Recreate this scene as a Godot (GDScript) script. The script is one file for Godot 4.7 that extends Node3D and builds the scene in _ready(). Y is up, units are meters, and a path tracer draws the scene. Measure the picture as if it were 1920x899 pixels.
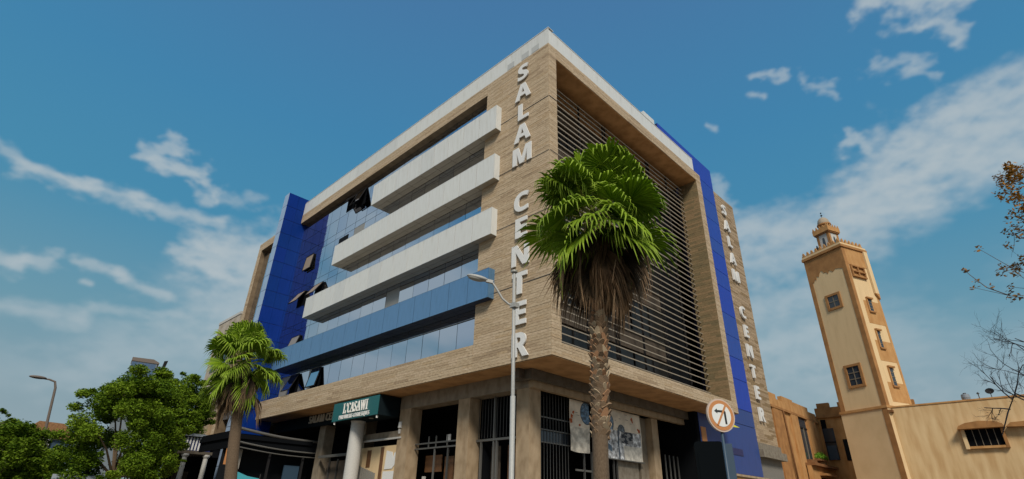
extends Node3D

const EXPOSURE := 2.3
var counts := {}
var cube := BoxMesh.new()
var rng := RandomNumberGenerator.new()
var M := {}
var planks := []

# ------------------------------------------------------------------ helpers
func numbered(parent: Node, called: String) -> String:
	var key = str(parent.get_instance_id()) + called
	var n: int = counts.get(key, 0)
	counts[key] = n + 1
	return called if n == 0 else "%s_%03d" % [called, n]

func put(parent: Node, called: String, mesh: Mesh, m: Material, xf := Transform3D()) -> MeshInstance3D:
	var o := MeshInstance3D.new()
	o.name = numbered(parent, called)
	o.mesh = mesh
	o.material_override = m
	o.transform = xf
	parent.add_child(o, true)
	return o

func bx(parent: Node, called: String, a: Vector3, b: Vector3, m: Material) -> MeshInstance3D:
	return put(parent, called, cube, m, Transform3D(Basis.from_scale((b - a).abs()), (a + b) * 0.5))

func knot(parent: Node, called: String, at := Vector3.ZERO) -> Node3D:
	var o := Node3D.new()
	o.name = numbered(parent, called)
	o.position = at
	parent.add_child(o, true)
	return o

func tag(o: Node, label: String, category: String, group := "") -> Node:
	o.set_meta("label", label)
	o.set_meta("category", category)
	if group:
		o.set_meta("group", group)
	return o

func thing(called: String, label: String, category: String, at := Vector3.ZERO, turn := 0.0, group := "") -> Node3D:
	var o := knot(self, called, at)
	o.rotation.y = turn
	tag(o, label, category, group)
	return o

func lin(r: float, g: float, b: float) -> Color:
	return Color(r, g, b).linear_to_srgb()

func ntex(sd: int, freq: float, lo: Color, hi: Color, oct := 5, size := 512, bias := 0.5) -> NoiseTexture2D:
	var n := FastNoiseLite.new()
	n.seed = sd
	n.frequency = freq
	n.fractal_octaves = oct
	n.noise_type = FastNoiseLite.TYPE_SIMPLEX_SMOOTH
	var t := NoiseTexture2D.new()
	t.width = size
	t.height = size
	t.seamless = true
	t.noise = n
	var g := Gradient.new()
	g.offsets = PackedFloat32Array([0.12, bias, 0.88])
	g.colors = PackedColorArray([lo, lo.lerp(hi, 0.6), hi])
	t.color_ramp = g
	return t

func mat(c: Color, rough := 0.7, tex: Texture2D = null, sc := Vector3.ONE, bump := 0.0, metal := 0.0) -> StandardMaterial3D:
	var m := StandardMaterial3D.new()
	m.albedo_color = c
	m.roughness = rough
	m.metallic = metal
	if tex:
		m.albedo_texture = tex
		m.uv1_triplanar = true
		m.uv1_world_triplanar = true
		m.uv1_scale = sc
		if bump > 0.0:
			m.heightmap_enabled = true
			m.heightmap_texture = tex
			m.heightmap_scale = bump
	return m

func st_new() -> SurfaceTool:
	var st := SurfaceTool.new()
	st.begin(Mesh.PRIMITIVE_TRIANGLES)
	return st

func quad(st: SurfaceTool, a: Vector3, b: Vector3, c: Vector3, d: Vector3) -> void:
	for p in [a, b, c, a, c, d]:
		st.add_vertex(p)

func sbox(st: SurfaceTool, a: Vector3, b: Vector3, col := Color.WHITE) -> void:
	st.set_color(col)
	var p := []
	for i in 8:
		p.append(Vector3(b.x if i & 1 else a.x, b.y if i & 2 else a.y, b.z if i & 4 else a.z))
	for f in [[0, 2, 3, 1], [4, 5, 7, 6], [0, 1, 5, 4], [2, 6, 7, 3], [0, 4, 6, 2], [1, 3, 7, 5]]:
		quad(st, p[f[0]], p[f[1]], p[f[2]], p[f[3]])

# polygon in x/y pushed along +z by depth
func extrude(poly: PackedVector2Array, depth: float) -> ArrayMesh:
	var st := st_new()
	var idx := Geometry2D.triangulate_polygon(poly)
	for i in range(0, idx.size(), 3):
		for k in [0, 1, 2]:
			var q := poly[idx[i + k]]
			st.add_vertex(Vector3(q.x, q.y, depth))
		for k in [0, 2, 1]:
			var q := poly[idx[i + k]]
			st.add_vertex(Vector3(q.x, q.y, 0))
	for i in poly.size():
		var a := poly[i]
		var b := poly[(i + 1) % poly.size()]
		quad(st, Vector3(a.x, a.y, 0), Vector3(b.x, b.y, 0), Vector3(b.x, b.y, depth), Vector3(a.x, a.y, depth))
	return st.commit()

func tube_into(st: SurfaceTool, pts: Array, r0: float, r1: float, sides := 6, col := Color.WHITE) -> void:
	st.set_color(col)
	var rings := []
	for i in pts.size():
		var d: Vector3 = (pts[mini(i + 1, pts.size() - 1)] - pts[maxi(i - 1, 0)]).normalized()
		var u := d.cross(Vector3(0.31, 0.2, 0.93)).normalized()
		var v := d.cross(u)
		var r := lerpf(r0, r1, float(i) / maxf(1, pts.size() - 1))
		var ring := []
		for k in sides:
			var a := TAU * k / sides
			ring.append(pts[i] + (u * cos(a) + v * sin(a)) * r)
		rings.append(ring)
	for i in pts.size() - 1:
		for k in sides:
			var k2 := (k + 1) % sides
			quad(st, rings[i][k], rings[i][k2], rings[i + 1][k2], rings[i + 1][k])
	for k in range(1, sides - 1):
		st.add_vertex(rings[-1][0]); st.add_vertex(rings[-1][k]); st.add_vertex(rings[-1][k + 1])

func tube(pts: Array, r0: float, r1: float, sides := 10) -> ArrayMesh:
	var st := st_new()
	tube_into(st, pts, r0, r1, sides)
	st.generate_normals()
	return st.commit()

# profile of [radius, height] turned round y
func lathe(prof: Array, sides := 24) -> ArrayMesh:
	var st := st_new()
	st.set_smooth_group(0)
	for i in prof.size() - 1:
		for k in sides:
			var a := TAU * k / sides
			var b := TAU * (k + 1) / sides
			var p := func(q, t): return Vector3(cos(t) * q[0], q[1], sin(t) * q[0])
			quad(st, (p as Callable).call(prof[i], b), (p as Callable).call(prof[i], a), (p as Callable).call(prof[i + 1], a), (p as Callable).call(prof[i + 1], b))
	return st.commit()

func text_mesh(s: String, h: float, depth: float, font := "Droid Sans", weight := 700, bold := 0.0) -> TextMesh:
	var f := SystemFont.new()
	f.font_names = PackedStringArray([font])
	f.font_weight = weight
	var t := TextMesh.new()
	t.text = s
	var fv := FontVariation.new()
	fv.base_font = f
	fv.variation_embolden = bold
	t.font = fv
	t.font_size = 64
	t.pixel_size = h / 64.0 / 0.714
	t.depth = depth
	t.curve_step = 3.0
	return t

# ------------------------------------------------------------------ sky
func make_sky() -> Sky:
	var W := 3072
	var H := 1536
	var k := W / 360.0
	var dens := PackedFloat32Array()
	dens.resize(W * (H / 2 + 8))
	var warp := FastNoiseLite.new()
	warp.seed = 5
	warp.frequency = 0.16
	warp.fractal_octaves = 5
	var fine := FastNoiseLite.new()
	fine.seed = 11
	fine.frequency = 0.42
	fine.fractal_octaves = 5
	# each stroke of cloud: azimuth and elevation of its two ends, half width, strength, all in degrees
	var strokes := [
		[-5.2, 25.4, -2.0, 24.4, 0.5, 0.5, 0.7], [-2.6, 24.1, 2.0, 24.2, 0.65, 0.72, 0.7], [1.0, 24.0, 6.5, 24.0, 0.8, 0.66, 0.7], [5.5, 24.2, 13.1, 24.6, 0.55, 0.7, 0.5],
		[6.0, 29.2, 8.2, 30.0, 0.75, 0.62, 1.0], [6.9, 28.0, 10.0, 28.2, 0.85, 0.8, 0.8], [9.9, 26.5, 12.4, 26.7, 0.6, 0.6, 0.9], [12.4, 26.8, 17.0, 27.2, 0.5, 0.4, 0.8],
		[-2.9, 16.7, 0.2, 17.1, 0.7, 0.6, 0.8], [0.7, 17.4, 2.3, 17.3, 0.65, 0.62, 0.8], [3.7, 17.9, 6.8, 18.1, 0.5, 0.58, 0.8], [6.5, 18.1, 11.0, 17.2, 0.5, 0.58, 0.6], [4.4, 16.7, 4.9, 16.6, 0.25, 0.6, 0.3],
		[10.0, 20.9, 13.5, 21.5, 0.7, 0.6, 0.7], [12.8, 21.9, 22.0, 24.4, 1.8, 0.8, 0.35], [14.0, 20.8, 22.4, 21.6, 1.8, 0.72, 0.35], [16.5, 18.0, 24.0, 16.5, 2.8, 0.62, 0.25],
		[-3.5, 13.0, 5.4, 13.8, 0.75, 0.55, 0.4], [6.1, 14.8, 12.0, 15.7, 0.4, 0.34, 0.5], [8.0, 11.5, 18.5, 13.8, 3.0, 0.5, 0.2], [13.9, 19.7, 15.9, 19.9, 0.35, 0.4, 0.8], [-4.0, 9.0, 9.0, 9.0, 1.6, 0.22, 0.3],
		[91.0, 42.0, 96.6, 40.0, 1.4, 0.8, 0.7], [93.2, 39.0, 95.4, 37.1, 0.6, 0.66, 0.8], [87.6, 37.8, 91.6, 36.4, 0.6, 0.5, 0.9], [89.9, 36.2, 91.2, 35.4, 0.6, 0.45, 0.9],
		[75.6, 40.4, 78.4, 39.4, 0.5, 0.56, 1.0], [75.2, 38.8, 76.4, 38.3, 0.3, 0.58, 0.5], [81.1, 38.8, 83.4, 37.7, 0.55, 0.45, 1.0], [82.4, 37.2, 83.6, 36.3, 0.4, 0.5, 0.8], [69.7, 37.3, 70.7, 36.8, 0.28, 0.5, 0.5],
		[101.0, 31.5, 88.5, 31.3, 1.6, 0.72, 0.45], [101.3, 28.8, 85.5, 29.6, 2.2, 0.8, 0.3], [84.6, 32.4, 83.4, 30.6, 0.6, 0.5, 1.0], [95.2, 26.9, 82.1, 27.2, 1.9, 0.82, 0.25], [87.0, 25.2, 69.0, 26.2, 1.8, 0.82, 0.25],
		[82.2, 23.4, 67.0, 22.7, 1.9, 0.66, 0.25], [68.5, 31.0, 70.8, 28.4, 1.1, 0.52, 0.7], [79.0, 19.8, 68.0, 18.0, 1.4, 0.5, 0.25], [79.5, 16.6, 70.0, 14.8, 0.9, 0.42, 0.25], [71.2, 13.3, 78.1, 14.2, 1.5, 0.4, 0.2], [70.0, 17.0, 80.0, 15.0, 4.0, 0.45, 0.1], [80.0, 13.0, 95.0, 11.0, 3.5, 0.28, 0.1], [14.0, 17.0, 26.0, 19.0, 3.4, 0.42, 0.15], [70.3, 10.4, 79.1, 10.9, 2.0, 0.4, 0.15], [80.0, 7.0, 93.2, 8.0, 2.4, 0.45, 0.1],
		[100.0, 23.0, 91.5, 18.5, 1.3, 0.14, 0.3]]
	for s in strokes:
		var a := Vector2(s[0], s[1])
		var b := Vector2(s[2], s[3])
		var w: float = s[4] * 1.2
		var cosel := cos(deg_to_rad((a.y + b.y) * 0.5))
		var x0 := int((minf(a.x, b.x) - w * 3.2 / cosel) * k)
		var x1 := int((maxf(a.x, b.x) + w * 3.2 / cosel) * k)
		var y0 := int((90.0 - maxf(a.y, b.y) - w * 3.2) * k)
		var y1 := int((90.0 - minf(a.y, b.y) + w * 3.2) * k)
		var ab := Vector2((b.x - a.x) * cosel, b.y - a.y)
		for y in range(maxi(y0, 0), mini(y1, H / 2 + 4)):
			for x in range(x0, x1):
				var az := x / k
				var el := 90.0 - y / k
				var wx := warp.get_noise_2d(az * 0.8 + 40.0, el * 1.4) * w * 3.0
				var wy := warp.get_noise_2d(az * 0.8 - 90.0, el * 1.4 + 70.0) * w * 1.8
				var p := Vector2((az - a.x) * cosel + wx * float(s[6]), el - a.y + wy * float(s[6]))
				var t := clampf(p.dot(ab) / maxf(ab.length_squared(), 0.0001), 0.0, 1.0)
				var d := (p - ab * t).length() / w
				if d > 2.0:
					continue
				var n := fine.get_noise_2d(az * 0.9, el * 1.7) * 0.8 + warp.get_noise_2d(az * 2.3, el * 4.1) * 0.5
				var v := smoothstep(-0.1 + 0.2 * float(s[6]), 1.8 - 0.3 * float(s[6]), 1.5 - d * 1.05 + n * (0.25 + 0.85 * float(s[6]))) * float(s[5])
				var i := y * W + posmod(x, W)
				dens[i] = 1.0 - (1.0 - dens[i]) * (1.0 - v)
	var img := Image.create(W, H, false, Image.FORMAT_RGBF)
	var far := FastNoiseLite.new()
	far.seed = 31
	far.frequency = 1.3
	far.fractal_octaves = 5
	# display colours of the clear sky by elevation
	var stops := [[0.0, Color8(152, 166, 172)], [7.0, Color8(137, 160, 170)], [15.0, Color8(106, 151, 170)], [25.0, Color8(72, 138, 172)], [36.0, Color8(66, 130, 171)], [50.0, Color8(70, 120, 164)], [90.0, Color8(58, 98, 148)]]
	var white := Color8(176, 188, 194).srgb_to_linear()
	for y in H:
		var el := 90.0 - (y + 0.5) * 180.0 / H
		var base: Color = stops[0][1].srgb_to_linear()
		for j in stops.size() - 1:
			if el >= stops[j][0]:
				base = stops[j][1].srgb_to_linear().lerp(stops[j + 1][1].srgb_to_linear(), (el - stops[j][0]) / (stops[j + 1][0] - stops[j][0]))
		base = base * (1.0 / EXPOSURE)
		if el < -1.5:
			img.fill_rect(Rect2i(0, y, W, 1), Color(0.06, 0.058, 0.052))
			continue
		var ce := cos(deg_to_rad(el))
		var se := sin(deg_to_rad(el))
		img.fill_rect(Rect2i(0, y, W, 1), base)
		for x in W:
			var az := x / k
			var c := base
			var v := 0.0
			if y < H / 2 + 6:
				v = dens[y * W + x]
			if az > 112.0 and az < 345.0:
				var r := deg_to_rad(az)
				var f := 1.0 / (maxf(se, 0.0) + 0.22)
				var q := far.get_noise_3d(sin(r) * ce * f * 0.7, 3.0, cos(r) * ce * f * 1.5)
				v = maxf(v, smoothstep(-0.45, 0.5, q + 0.2) * 0.9 * smoothstep(112.0, 130.0, az) * smoothstep(345.0, 330.0, az))
			if v > 0.0:
				c = c.lerp(white * (1.0 / EXPOSURE), v)
				img.set_pixel(x, y, c)
	var pm := PanoramaSkyMaterial.new()
	pm.panorama = ImageTexture.create_from_image(img)
	pm.filter = true
	var sky := Sky.new()
	sky.sky_material = pm
	return sky

# ------------------------------------------------------------------ materials
func make_materials() -> void:
	var grain := ntex(1, 0.02, Color(0.80, 0.77, 0.74), Color(1, 1, 1), 5)
	var blotch := ntex(2, 0.008, Color(0.84, 0.82, 0.79), Color(1, 1, 1), 6)
	var fine := ntex(3, 0.06, Color(0.8, 0.8, 0.8), Color(1, 1, 1), 4)
	var panel := ntex(4, 0.006, Color(0.95, 0.95, 0.945), Color(1, 1, 1), 5)
	M.stone = mat(Color.WHITE, 0.75, grain, Vector3(0.35, 2.2, 0.35), 0.25)
	M.stone.vertex_color_use_as_albedo = true
	M.stone_core = mat(lin(0.16, 0.115, 0.07), 0.9, blotch, Vector3(0.4, 0.4, 0.4))
	M.soffit = mat(lin(0.47, 0.265, 0.115), 0.85, blotch, Vector3(0.25, 0.25, 0.25))  # the orange also holds warm bounce light from the ground
	var drips := ntex(15, 0.012, Color(0.945, 0.94, 0.93), Color(1, 1, 1), 5, 512, 0.4)
	M.white = mat(lin(0.61, 0.635, 0.645), 0.5, drips, Vector3(0.8, 0.10, 0.8))
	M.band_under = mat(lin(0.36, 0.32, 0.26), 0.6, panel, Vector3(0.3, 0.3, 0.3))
	M.joint = mat(lin(0.08, 0.08, 0.085), 0.9)
	M.blue = mat(lin(0.022, 0.065, 0.38), 0.45, drips, Vector3(0.9, 0.12, 0.9))
	M.blue_joint = mat(lin(0.008, 0.012, 0.06), 0.7)
	M.bluefin = mat(lin(0.002, 0.026, 0.19), 0.5, drips, Vector3(0.9, 0.12, 0.9))
	M.bluefin.metallic_specular = 0.22
	M.blue.metallic_specular = 0.3
	M.blue_low = M.blue.duplicate()
	M.blue_low.albedo_color = lin(0.032, 0.068, 0.24)
	M.blue_b = M.blue.duplicate()
	M.blue_b.albedo_color = lin(0.026, 0.072, 0.35)
	M.blue_c = M.blue.duplicate()
	M.blue_c.albedo_color = lin(0.020, 0.058, 0.40)
	M.bluefin_b = M.bluefin.duplicate()
	M.bluefin_b.albedo_color = lin(0.002, 0.028, 0.183)
	M.bluefin_c = M.bluefin.duplicate()
	M.bluefin_c.albedo_color = lin(0.002, 0.025, 0.198)
	M.white_b = M.white.duplicate()
	M.white_b.albedo_color = lin(0.575, 0.60, 0.612)
	M.white_c = M.white.duplicate()
	M.white_c.albedo_color = lin(0.62, 0.645, 0.65)
	M.finfront = mat(lin(0.34, 0.45, 0.64), 0.3, panel, Vector3(0.3, 0.3, 0.3), 0.0, 0.15)  # paler than the fin sides: sky reflection put into the base colour
	M.blueband = mat(lin(0.12, 0.26, 0.46), 0.25, drips, Vector3(0.9, 0.12, 0.9), 0.0, 0.45)
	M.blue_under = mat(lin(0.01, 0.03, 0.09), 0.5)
	M.mirror = mat(lin(0.58, 0.62, 0.70), 0.03, null, Vector3.ONE, 0.0, 1.0)
	M.mirror_b = mat(lin(0.53, 0.58, 0.68), 0.05, null, Vector3.ONE, 0.0, 1.0)
	M.mirror_c = mat(lin(0.62, 0.65, 0.71), 0.04, null, Vector3.ONE, 0.0, 1.0)
	M.pane_grey = mat(lin(0.28, 0.27, 0.25), 0.35, fine, Vector3(1, 1, 1))
	M.pane_tan = mat(lin(0.34, 0.27, 0.20), 0.4, fine, Vector3(1, 1, 1))  # reflection of the tan ground put into the pane colour
	M.plate_grey = mat(lin(0.40, 0.42, 0.43), 0.6)
	M.dark = mat(lin(0.012, 0.014, 0.017), 0.6)
	M.black = mat(lin(0.006, 0.007, 0.009), 0.9)
	M.dark_glass = mat(lin(0.010, 0.011, 0.012), 0.35)
	M.louver = mat(lin(0.52, 0.46, 0.38), 0.5, fine, Vector3(0.5, 3, 0.5))
	M.post = mat(lin(0.02, 0.02, 0.022), 0.6)
	M.spandrel = mat(lin(0.10, 0.078, 0.06), 0.8, blotch, Vector3(0.5, 0.5, 0.5))
	M.inner_grey = mat(lin(0.07, 0.067, 0.062), 0.8, blotch, Vector3(0.5, 0.5, 0.5))
	M.letter = mat(lin(0.80, 0.81, 0.82), 0.5, fine, Vector3(1, 1, 1))
	M.letter_side = mat(lin(0.5, 0.5, 0.5), 0.5)
	M.concrete = mat(lin(0.37, 0.28, 0.185), 0.85, blotch, Vector3(0.45, 0.25, 0.45), 1.0)
	M.concrete_grey = mat(lin(0.23, 0.195, 0.15), 0.85, blotch, Vector3(0.45, 0.3, 0.45), 1.0)
	M.beam_grey = mat(lin(0.105, 0.09, 0.07), 0.8, blotch, Vector3(0.4, 0.4, 0.4))
	M.plaster_white = mat(lin(0.55, 0.55, 0.54), 0.7, fine, Vector3(1, 0.4, 1))
	M.steel = mat(lin(0.09, 0.09, 0.09), 0.5, fine, Vector3(2, 2, 2), 0.0, 0.4)
	M.rail = mat(lin(0.16, 0.16, 0.155), 0.5, fine, Vector3(2, 2, 2), 0.0, 0.3)
	M.wood_warm = mat(lin(0.16, 0.075, 0.03), 0.6, grain, Vector3(1.5, 0.4, 1.5))
	M.teal = mat(lin(0.012, 0.125, 0.135), 0.5, fine, Vector3(0.5, 0.5, 0.5))
	M.teal_dark = mat(lin(0.008, 0.014, 0.018), 0.6)
	M.chrome = mat(lin(0.80, 0.79, 0.77), 0.35)
	M.fascia_letter = mat(lin(0.42, 0.39, 0.33), 0.5)
	M.pole = mat(lin(0.40, 0.41, 0.41), 0.5, fine, Vector3(2, 0.5, 2))
	M.lamp_lens = mat(lin(0.30, 0.30, 0.28), 0.3)
	M.sign_white = mat(lin(0.66, 0.68, 0.68), 0.4)
	M.sign_orange = mat(lin(0.58, 0.25, 0.09), 0.45, fine, Vector3(3, 3, 3))
	M.sign_rim = mat(lin(0.50, 0.40, 0.34), 0.5)
	M.sign_black = mat(lin(0.02, 0.022, 0.022), 0.5)
	M.yellow = mat(lin(0.62, 0.60, 0.03), 0.5)
	M.cabinet = mat(lin(0.004, 0.006, 0.008), 0.7, fine, Vector3(1, 1, 1))
	M.cabinet_side = mat(lin(0.03, 0.06, 0.10), 0.45)
	M.orange_trim = mat(lin(0.46, 0.20, 0.07), 0.7)
	M.navy = mat(lin(0.012, 0.02, 0.10), 0.5)
	M.shutter = mat(lin(0.24, 0.235, 0.22), 0.6, fine, Vector3(1, 1, 1))
	M.canvas_grey = mat(lin(0.22, 0.195, 0.16), 0.9, blotch, Vector3(0.6, 0.6, 0.6))
	var smooth := ntex(12, 0.006, Color(0.93, 0.92, 0.90), Color(1, 1, 1), 5)
	M.cream = mat(lin(0.67, 0.50, 0.29), 0.9, drips, Vector3(0.35, 0.05, 0.35))
	M.cream_pale = mat(lin(0.63, 0.475, 0.285), 0.9, smooth, Vector3(0.16, 0.10, 0.16))
	var streak := ntex(8, 0.009, Color(0.89, 0.84, 0.78), Color(1, 1, 1), 5)
	M.wall_streak = mat(lin(0.62, 0.46, 0.262), 0.92, streak, Vector3(0.30, 0.045, 0.30))
	M.ochre = mat(lin(0.37, 0.185, 0.065), 0.9, blotch, Vector3(0.25, 0.2, 0.25))
	M.ochre_light = mat(lin(0.47, 0.265, 0.105), 0.9, streak, Vector3(0.3, 0.12, 0.3))
	M.ochre_dark = mat(lin(0.22, 0.10, 0.035), 0.9, blotch, Vector3(0.3, 0.3, 0.3))
	M.dome = mat(lin(0.36, 0.31, 0.25), 0.8, blotch, Vector3(0.7, 0.7, 0.7))
	M.window_frame = mat(lin(0.16, 0.135, 0.1), 0.6)
	M.slate_glass = mat(lin(0.035, 0.045, 0.06), 0.12)
	for q in [M.black, M.dark, M.teal_dark, M.cabinet, M.post]:
		q.metallic_specular = 0.12
	M.asphalt = mat(lin(0.055, 0.053, 0.05), 0.9, blotch, Vector3(0.2, 0.2, 0.2))
	M.paving = mat(lin(0.30, 0.25, 0.19), 0.85, blotch, Vector3(0.3, 0.3, 0.3))
	M.earth = mat(lin(0.26, 0.19, 0.12), 0.95, blotch, Vector3(0.05, 0.05, 0.05))
	M.paint = mat(lin(0.6, 0.6, 0.58), 0.7, fine, Vector3(1, 1, 1))
	M.kerb = mat(lin(0.38, 0.36, 0.33), 0.85, blotch, Vector3(0.6, 0.6, 0.6))
	M.leaf = mat(Color.WHITE, 0.42)
	M.leaf.vertex_color_use_as_albedo = true
	M.leaf.metallic_specular = 0.12
	M.leaf.backlight_enabled = true
	M.leaf.backlight = Color(0.55, 0.6, 0.3)
	M.dead = mat(Color.WHITE, 0.85)
	M.dead.vertex_color_use_as_albedo = true
	M.bark = mat(lin(0.14, 0.10, 0.066), 0.95, grain, Vector3(3, 1.2, 3), 3.0)
	M.boot = mat(lin(0.25, 0.17, 0.105), 0.9, grain, Vector3(4, 4, 4), 1.5)
	M.boot_b = mat(lin(0.17, 0.115, 0.07), 0.9, grain, Vector3(4, 4, 4), 1.5)
	M.boot_pale = mat(lin(0.40, 0.32, 0.22), 0.9, grain, Vector3(4, 4, 4), 1.5)
	M.boot_c = mat(lin(0.31, 0.17, 0.09), 0.9, grain, Vector3(4, 4, 4), 1.5)
	M.trunk = mat(lin(0.14, 0.10, 0.065), 0.95, grain, Vector3(2, 0.6, 2), 2.0)
	M.twig = mat(lin(0.022, 0.022, 0.03), 0.9)
	M.twig_brown = mat(lin(0.10, 0.055, 0.03), 0.9)
	M.van = mat(lin(0.20, 0.23, 0.27), 0.3)
	M.van_blue = mat(lin(0.05, 0.10, 0.2), 0.3)
	M.tyre = mat(lin(0.015, 0.015, 0.015), 0.9)
	M.roof_tile = mat(lin(0.30, 0.155, 0.07), 0.85, grain, Vector3(0.5, 0.5, 0.5))
	M.house_wall = mat(lin(0.42, 0.38, 0.32), 0.85, blotch, Vector3(0.3, 0.3, 0.3))
	M.pale_wall = mat(lin(0.42, 0.38, 0.33), 0.85, blotch, Vector3(0.2, 0.2, 0.2))
	M.tower_glass = mat(lin(0.10, 0.16, 0.26), 0.12, null, Vector3.ONE, 0.0, 0.5)
	M.tower_brown = mat(lin(0.13, 0.105, 0.09), 0.7)
	M.tower_grey = mat(lin(0.13, 0.16, 0.19), 0.5)
	M.cyan = mat(lin(0.06, 0.36, 0.45), 0.5)

# ------------------------------------------------------------------ cladding of stone strips
var plank_mesh := []

func make_plank_meshes() -> void:
	# tones of the strips, all of one warm stone, the last three darkened for the shaded jamb
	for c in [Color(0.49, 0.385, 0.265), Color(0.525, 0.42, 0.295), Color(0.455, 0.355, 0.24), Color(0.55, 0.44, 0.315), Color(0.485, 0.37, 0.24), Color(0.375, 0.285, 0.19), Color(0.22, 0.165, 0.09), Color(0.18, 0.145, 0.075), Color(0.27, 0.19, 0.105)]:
		var st := st_new()
		sbox(st, Vector3(-0.5, -0.5, -0.5), Vector3(0.5, 0.5, 0.5), c)
		plank_mesh.append(st.commit())

# face: "x" looks to -x, "z" looks to +z; at: coordinate of the bare wall; strips lie along the other axis from u0 to u1
func clad(face: String, at: float, u0: float, u1: float, y0: float, y1: float, row := 0.125, darker := false, weight := 1.0) -> void:
	var rows := int(round((y1 - y0) / row))
	var h := (y1 - y0) / rows
	for r in rows:
		var u := u0
		var first := true
		while u < u1 - 0.01:
			var l := rng.randf_range(0.6, 1.9) * (rng.randf_range(0.3, 1.0) if first else 1.0)
			first = false
			var e := minf(u + l, u1)
			if u1 - e < 0.25:
				e = u1
			var proud := rng.randf_range(0.008, 0.02)
			var pick := rng.randf()
			var tone := 0
			if pick < 0.28: tone = 0
			elif pick < 0.55: tone = 1
			elif pick < 0.72: tone = 2
			elif pick < 0.86: tone = 3
			elif pick < 0.96: tone = 4
			else: tone = 5
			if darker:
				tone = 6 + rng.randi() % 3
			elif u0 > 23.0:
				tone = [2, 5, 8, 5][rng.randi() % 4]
			var a: Vector3
			var b: Vector3
			var ya := y0 + r * h + 0.005
			var yb := y0 + (r + 1) * h - 0.003
			if face == "x":
				a = Vector3(at - proud, ya, u + 0.003)
				b = Vector3(at + 0.01, yb, e - 0.003)
			else:
				a = Vector3(u + 0.003, ya, at - 0.01)
				b = Vector3(e - 0.003, yb, at + proud)
			var c := (a + b) * 0.5
			var eye := Vector3(-16.05, 1.5, 13.54)
			var show := weight * (e - u) / c.distance_squared_to(eye) * absf((eye - c).normalized().dot(Vector3(-1, 0, 0) if face == "x" else Vector3(0, 0, 1)))
			planks.append([show, a, b, tone])
			u = e

func lay_planks(parent: Node) -> void:
	planks.sort_custom(func(p, q): return p[0] > q[0])
	var st := st_new()
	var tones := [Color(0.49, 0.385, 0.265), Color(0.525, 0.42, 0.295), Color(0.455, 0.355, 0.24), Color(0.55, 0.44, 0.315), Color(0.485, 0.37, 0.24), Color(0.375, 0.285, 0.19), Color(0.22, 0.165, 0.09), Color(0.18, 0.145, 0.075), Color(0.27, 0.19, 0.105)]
	for i in planks.size():
		var p = planks[i]
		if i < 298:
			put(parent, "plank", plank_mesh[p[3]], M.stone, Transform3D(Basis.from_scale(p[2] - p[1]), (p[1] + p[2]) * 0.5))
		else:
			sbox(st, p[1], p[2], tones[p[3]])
	var o := put(parent, "stone_cladding", st.commit(), M.stone)
	o.set_meta("kind", "stuff")

# ------------------------------------------------------------------ plants
func frond_mesh(pitch: float, petiole: float, radius: float, spread: float, droop: float, fold: float, lo: Color, hi: Color, tip: Color, sd: int) -> ArrayMesh:
	var r := RandomNumberGenerator.new()
	r.seed = sd
	var st := st_new()
	var turn := Basis(Vector3.RIGHT, -pitch)
	var segs := 32
	var place := func(p: Vector3, t: float) -> Vector3:
		var q: Vector3 = turn * p
		q.y -= droop * t * t * radius
		return q
	# stalk
	var sp := []
	for i in 5:
		var t := i / 4.0
		sp.append((place as Callable).call(Vector3(0, 0.0, petiole * t), t * 0.35))
	tube_into(st, sp, 0.024, 0.012, 4, lo.lerp(Color(0.30, 0.26, 0.08), 0.6))
	var hub_sag := 0.35
	var base := Vector3(0, 0, petiole)
	for s in segs:
		var a0 := -spread + 2.0 * spread * s / segs
		var a1 := -spread + 2.0 * spread * (s + 1) / segs
		var am := (a0 + a1) * 0.5
		var edge := absf(am) / spread
		var len := radius * (1.0 - 0.28 * edge * edge) * r.randf_range(0.9, 1.06)
		var fork := r.randf_range(0.56, 0.72)
		var hang := r.randf_range(0.5, 2.0)
		var col := lo.lerp(hi, r.randf())
		var rows := []
		for t in [0.05, fork * 0.6, fork, 0.8]:
			var w: float = 1.0 if t <= fork else 0.42
			var p := []
			for side in [-1.0, 0.0, 1.0]:
				var a: float = lerpf(am, a0 if side < 0 else a1, absf(side) * w)
				var d := Vector3(sin(a), 0, cos(a))
				# the two halves of the fan fold up along the stalk and each leaflet is pleated
				d = d.rotated(Vector3(0, 0, 1), fold * signf(am) * absf(sin(am)))
				var q: Vector3 = base + d * len * t
				q.y += (0.028 if side == 0.0 else 0.0) * minf(1.0, t * 2.0) * radius
				var f: float = hub_sag + t * 0.55
				if t > fork:
					f += (t - fork) * hang
				p.append((place as Callable).call(q, f))
			rows.append(p)
		var dt := Vector3(sin(am), 0, cos(am)).rotated(Vector3(0, 0, 1), fold * signf(am) * absf(sin(am)))
		var ft := hub_sag + 0.55 + (1.0 - fork) * hang * 1.25
		var end: Vector3 = (place as Callable).call(base + dt * len * 0.93, ft)
		for i in 3:
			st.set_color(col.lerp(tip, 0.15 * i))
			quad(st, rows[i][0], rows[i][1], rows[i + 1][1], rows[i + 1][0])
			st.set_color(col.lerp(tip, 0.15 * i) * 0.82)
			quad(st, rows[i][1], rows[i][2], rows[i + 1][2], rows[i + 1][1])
		st.set_color(col.lerp(tip, 0.6))
		st.add_vertex(rows[3][0]); st.add_vertex(rows[3][1]); st.add_vertex(end)
		st.add_vertex(rows[3][1]); st.add_vertex(rows[3][2]); st.add_vertex(end)
	return st.commit()

var live_fronds := []
var dead_fronds := []
var boot_mesh: ArrayMesh

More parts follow.
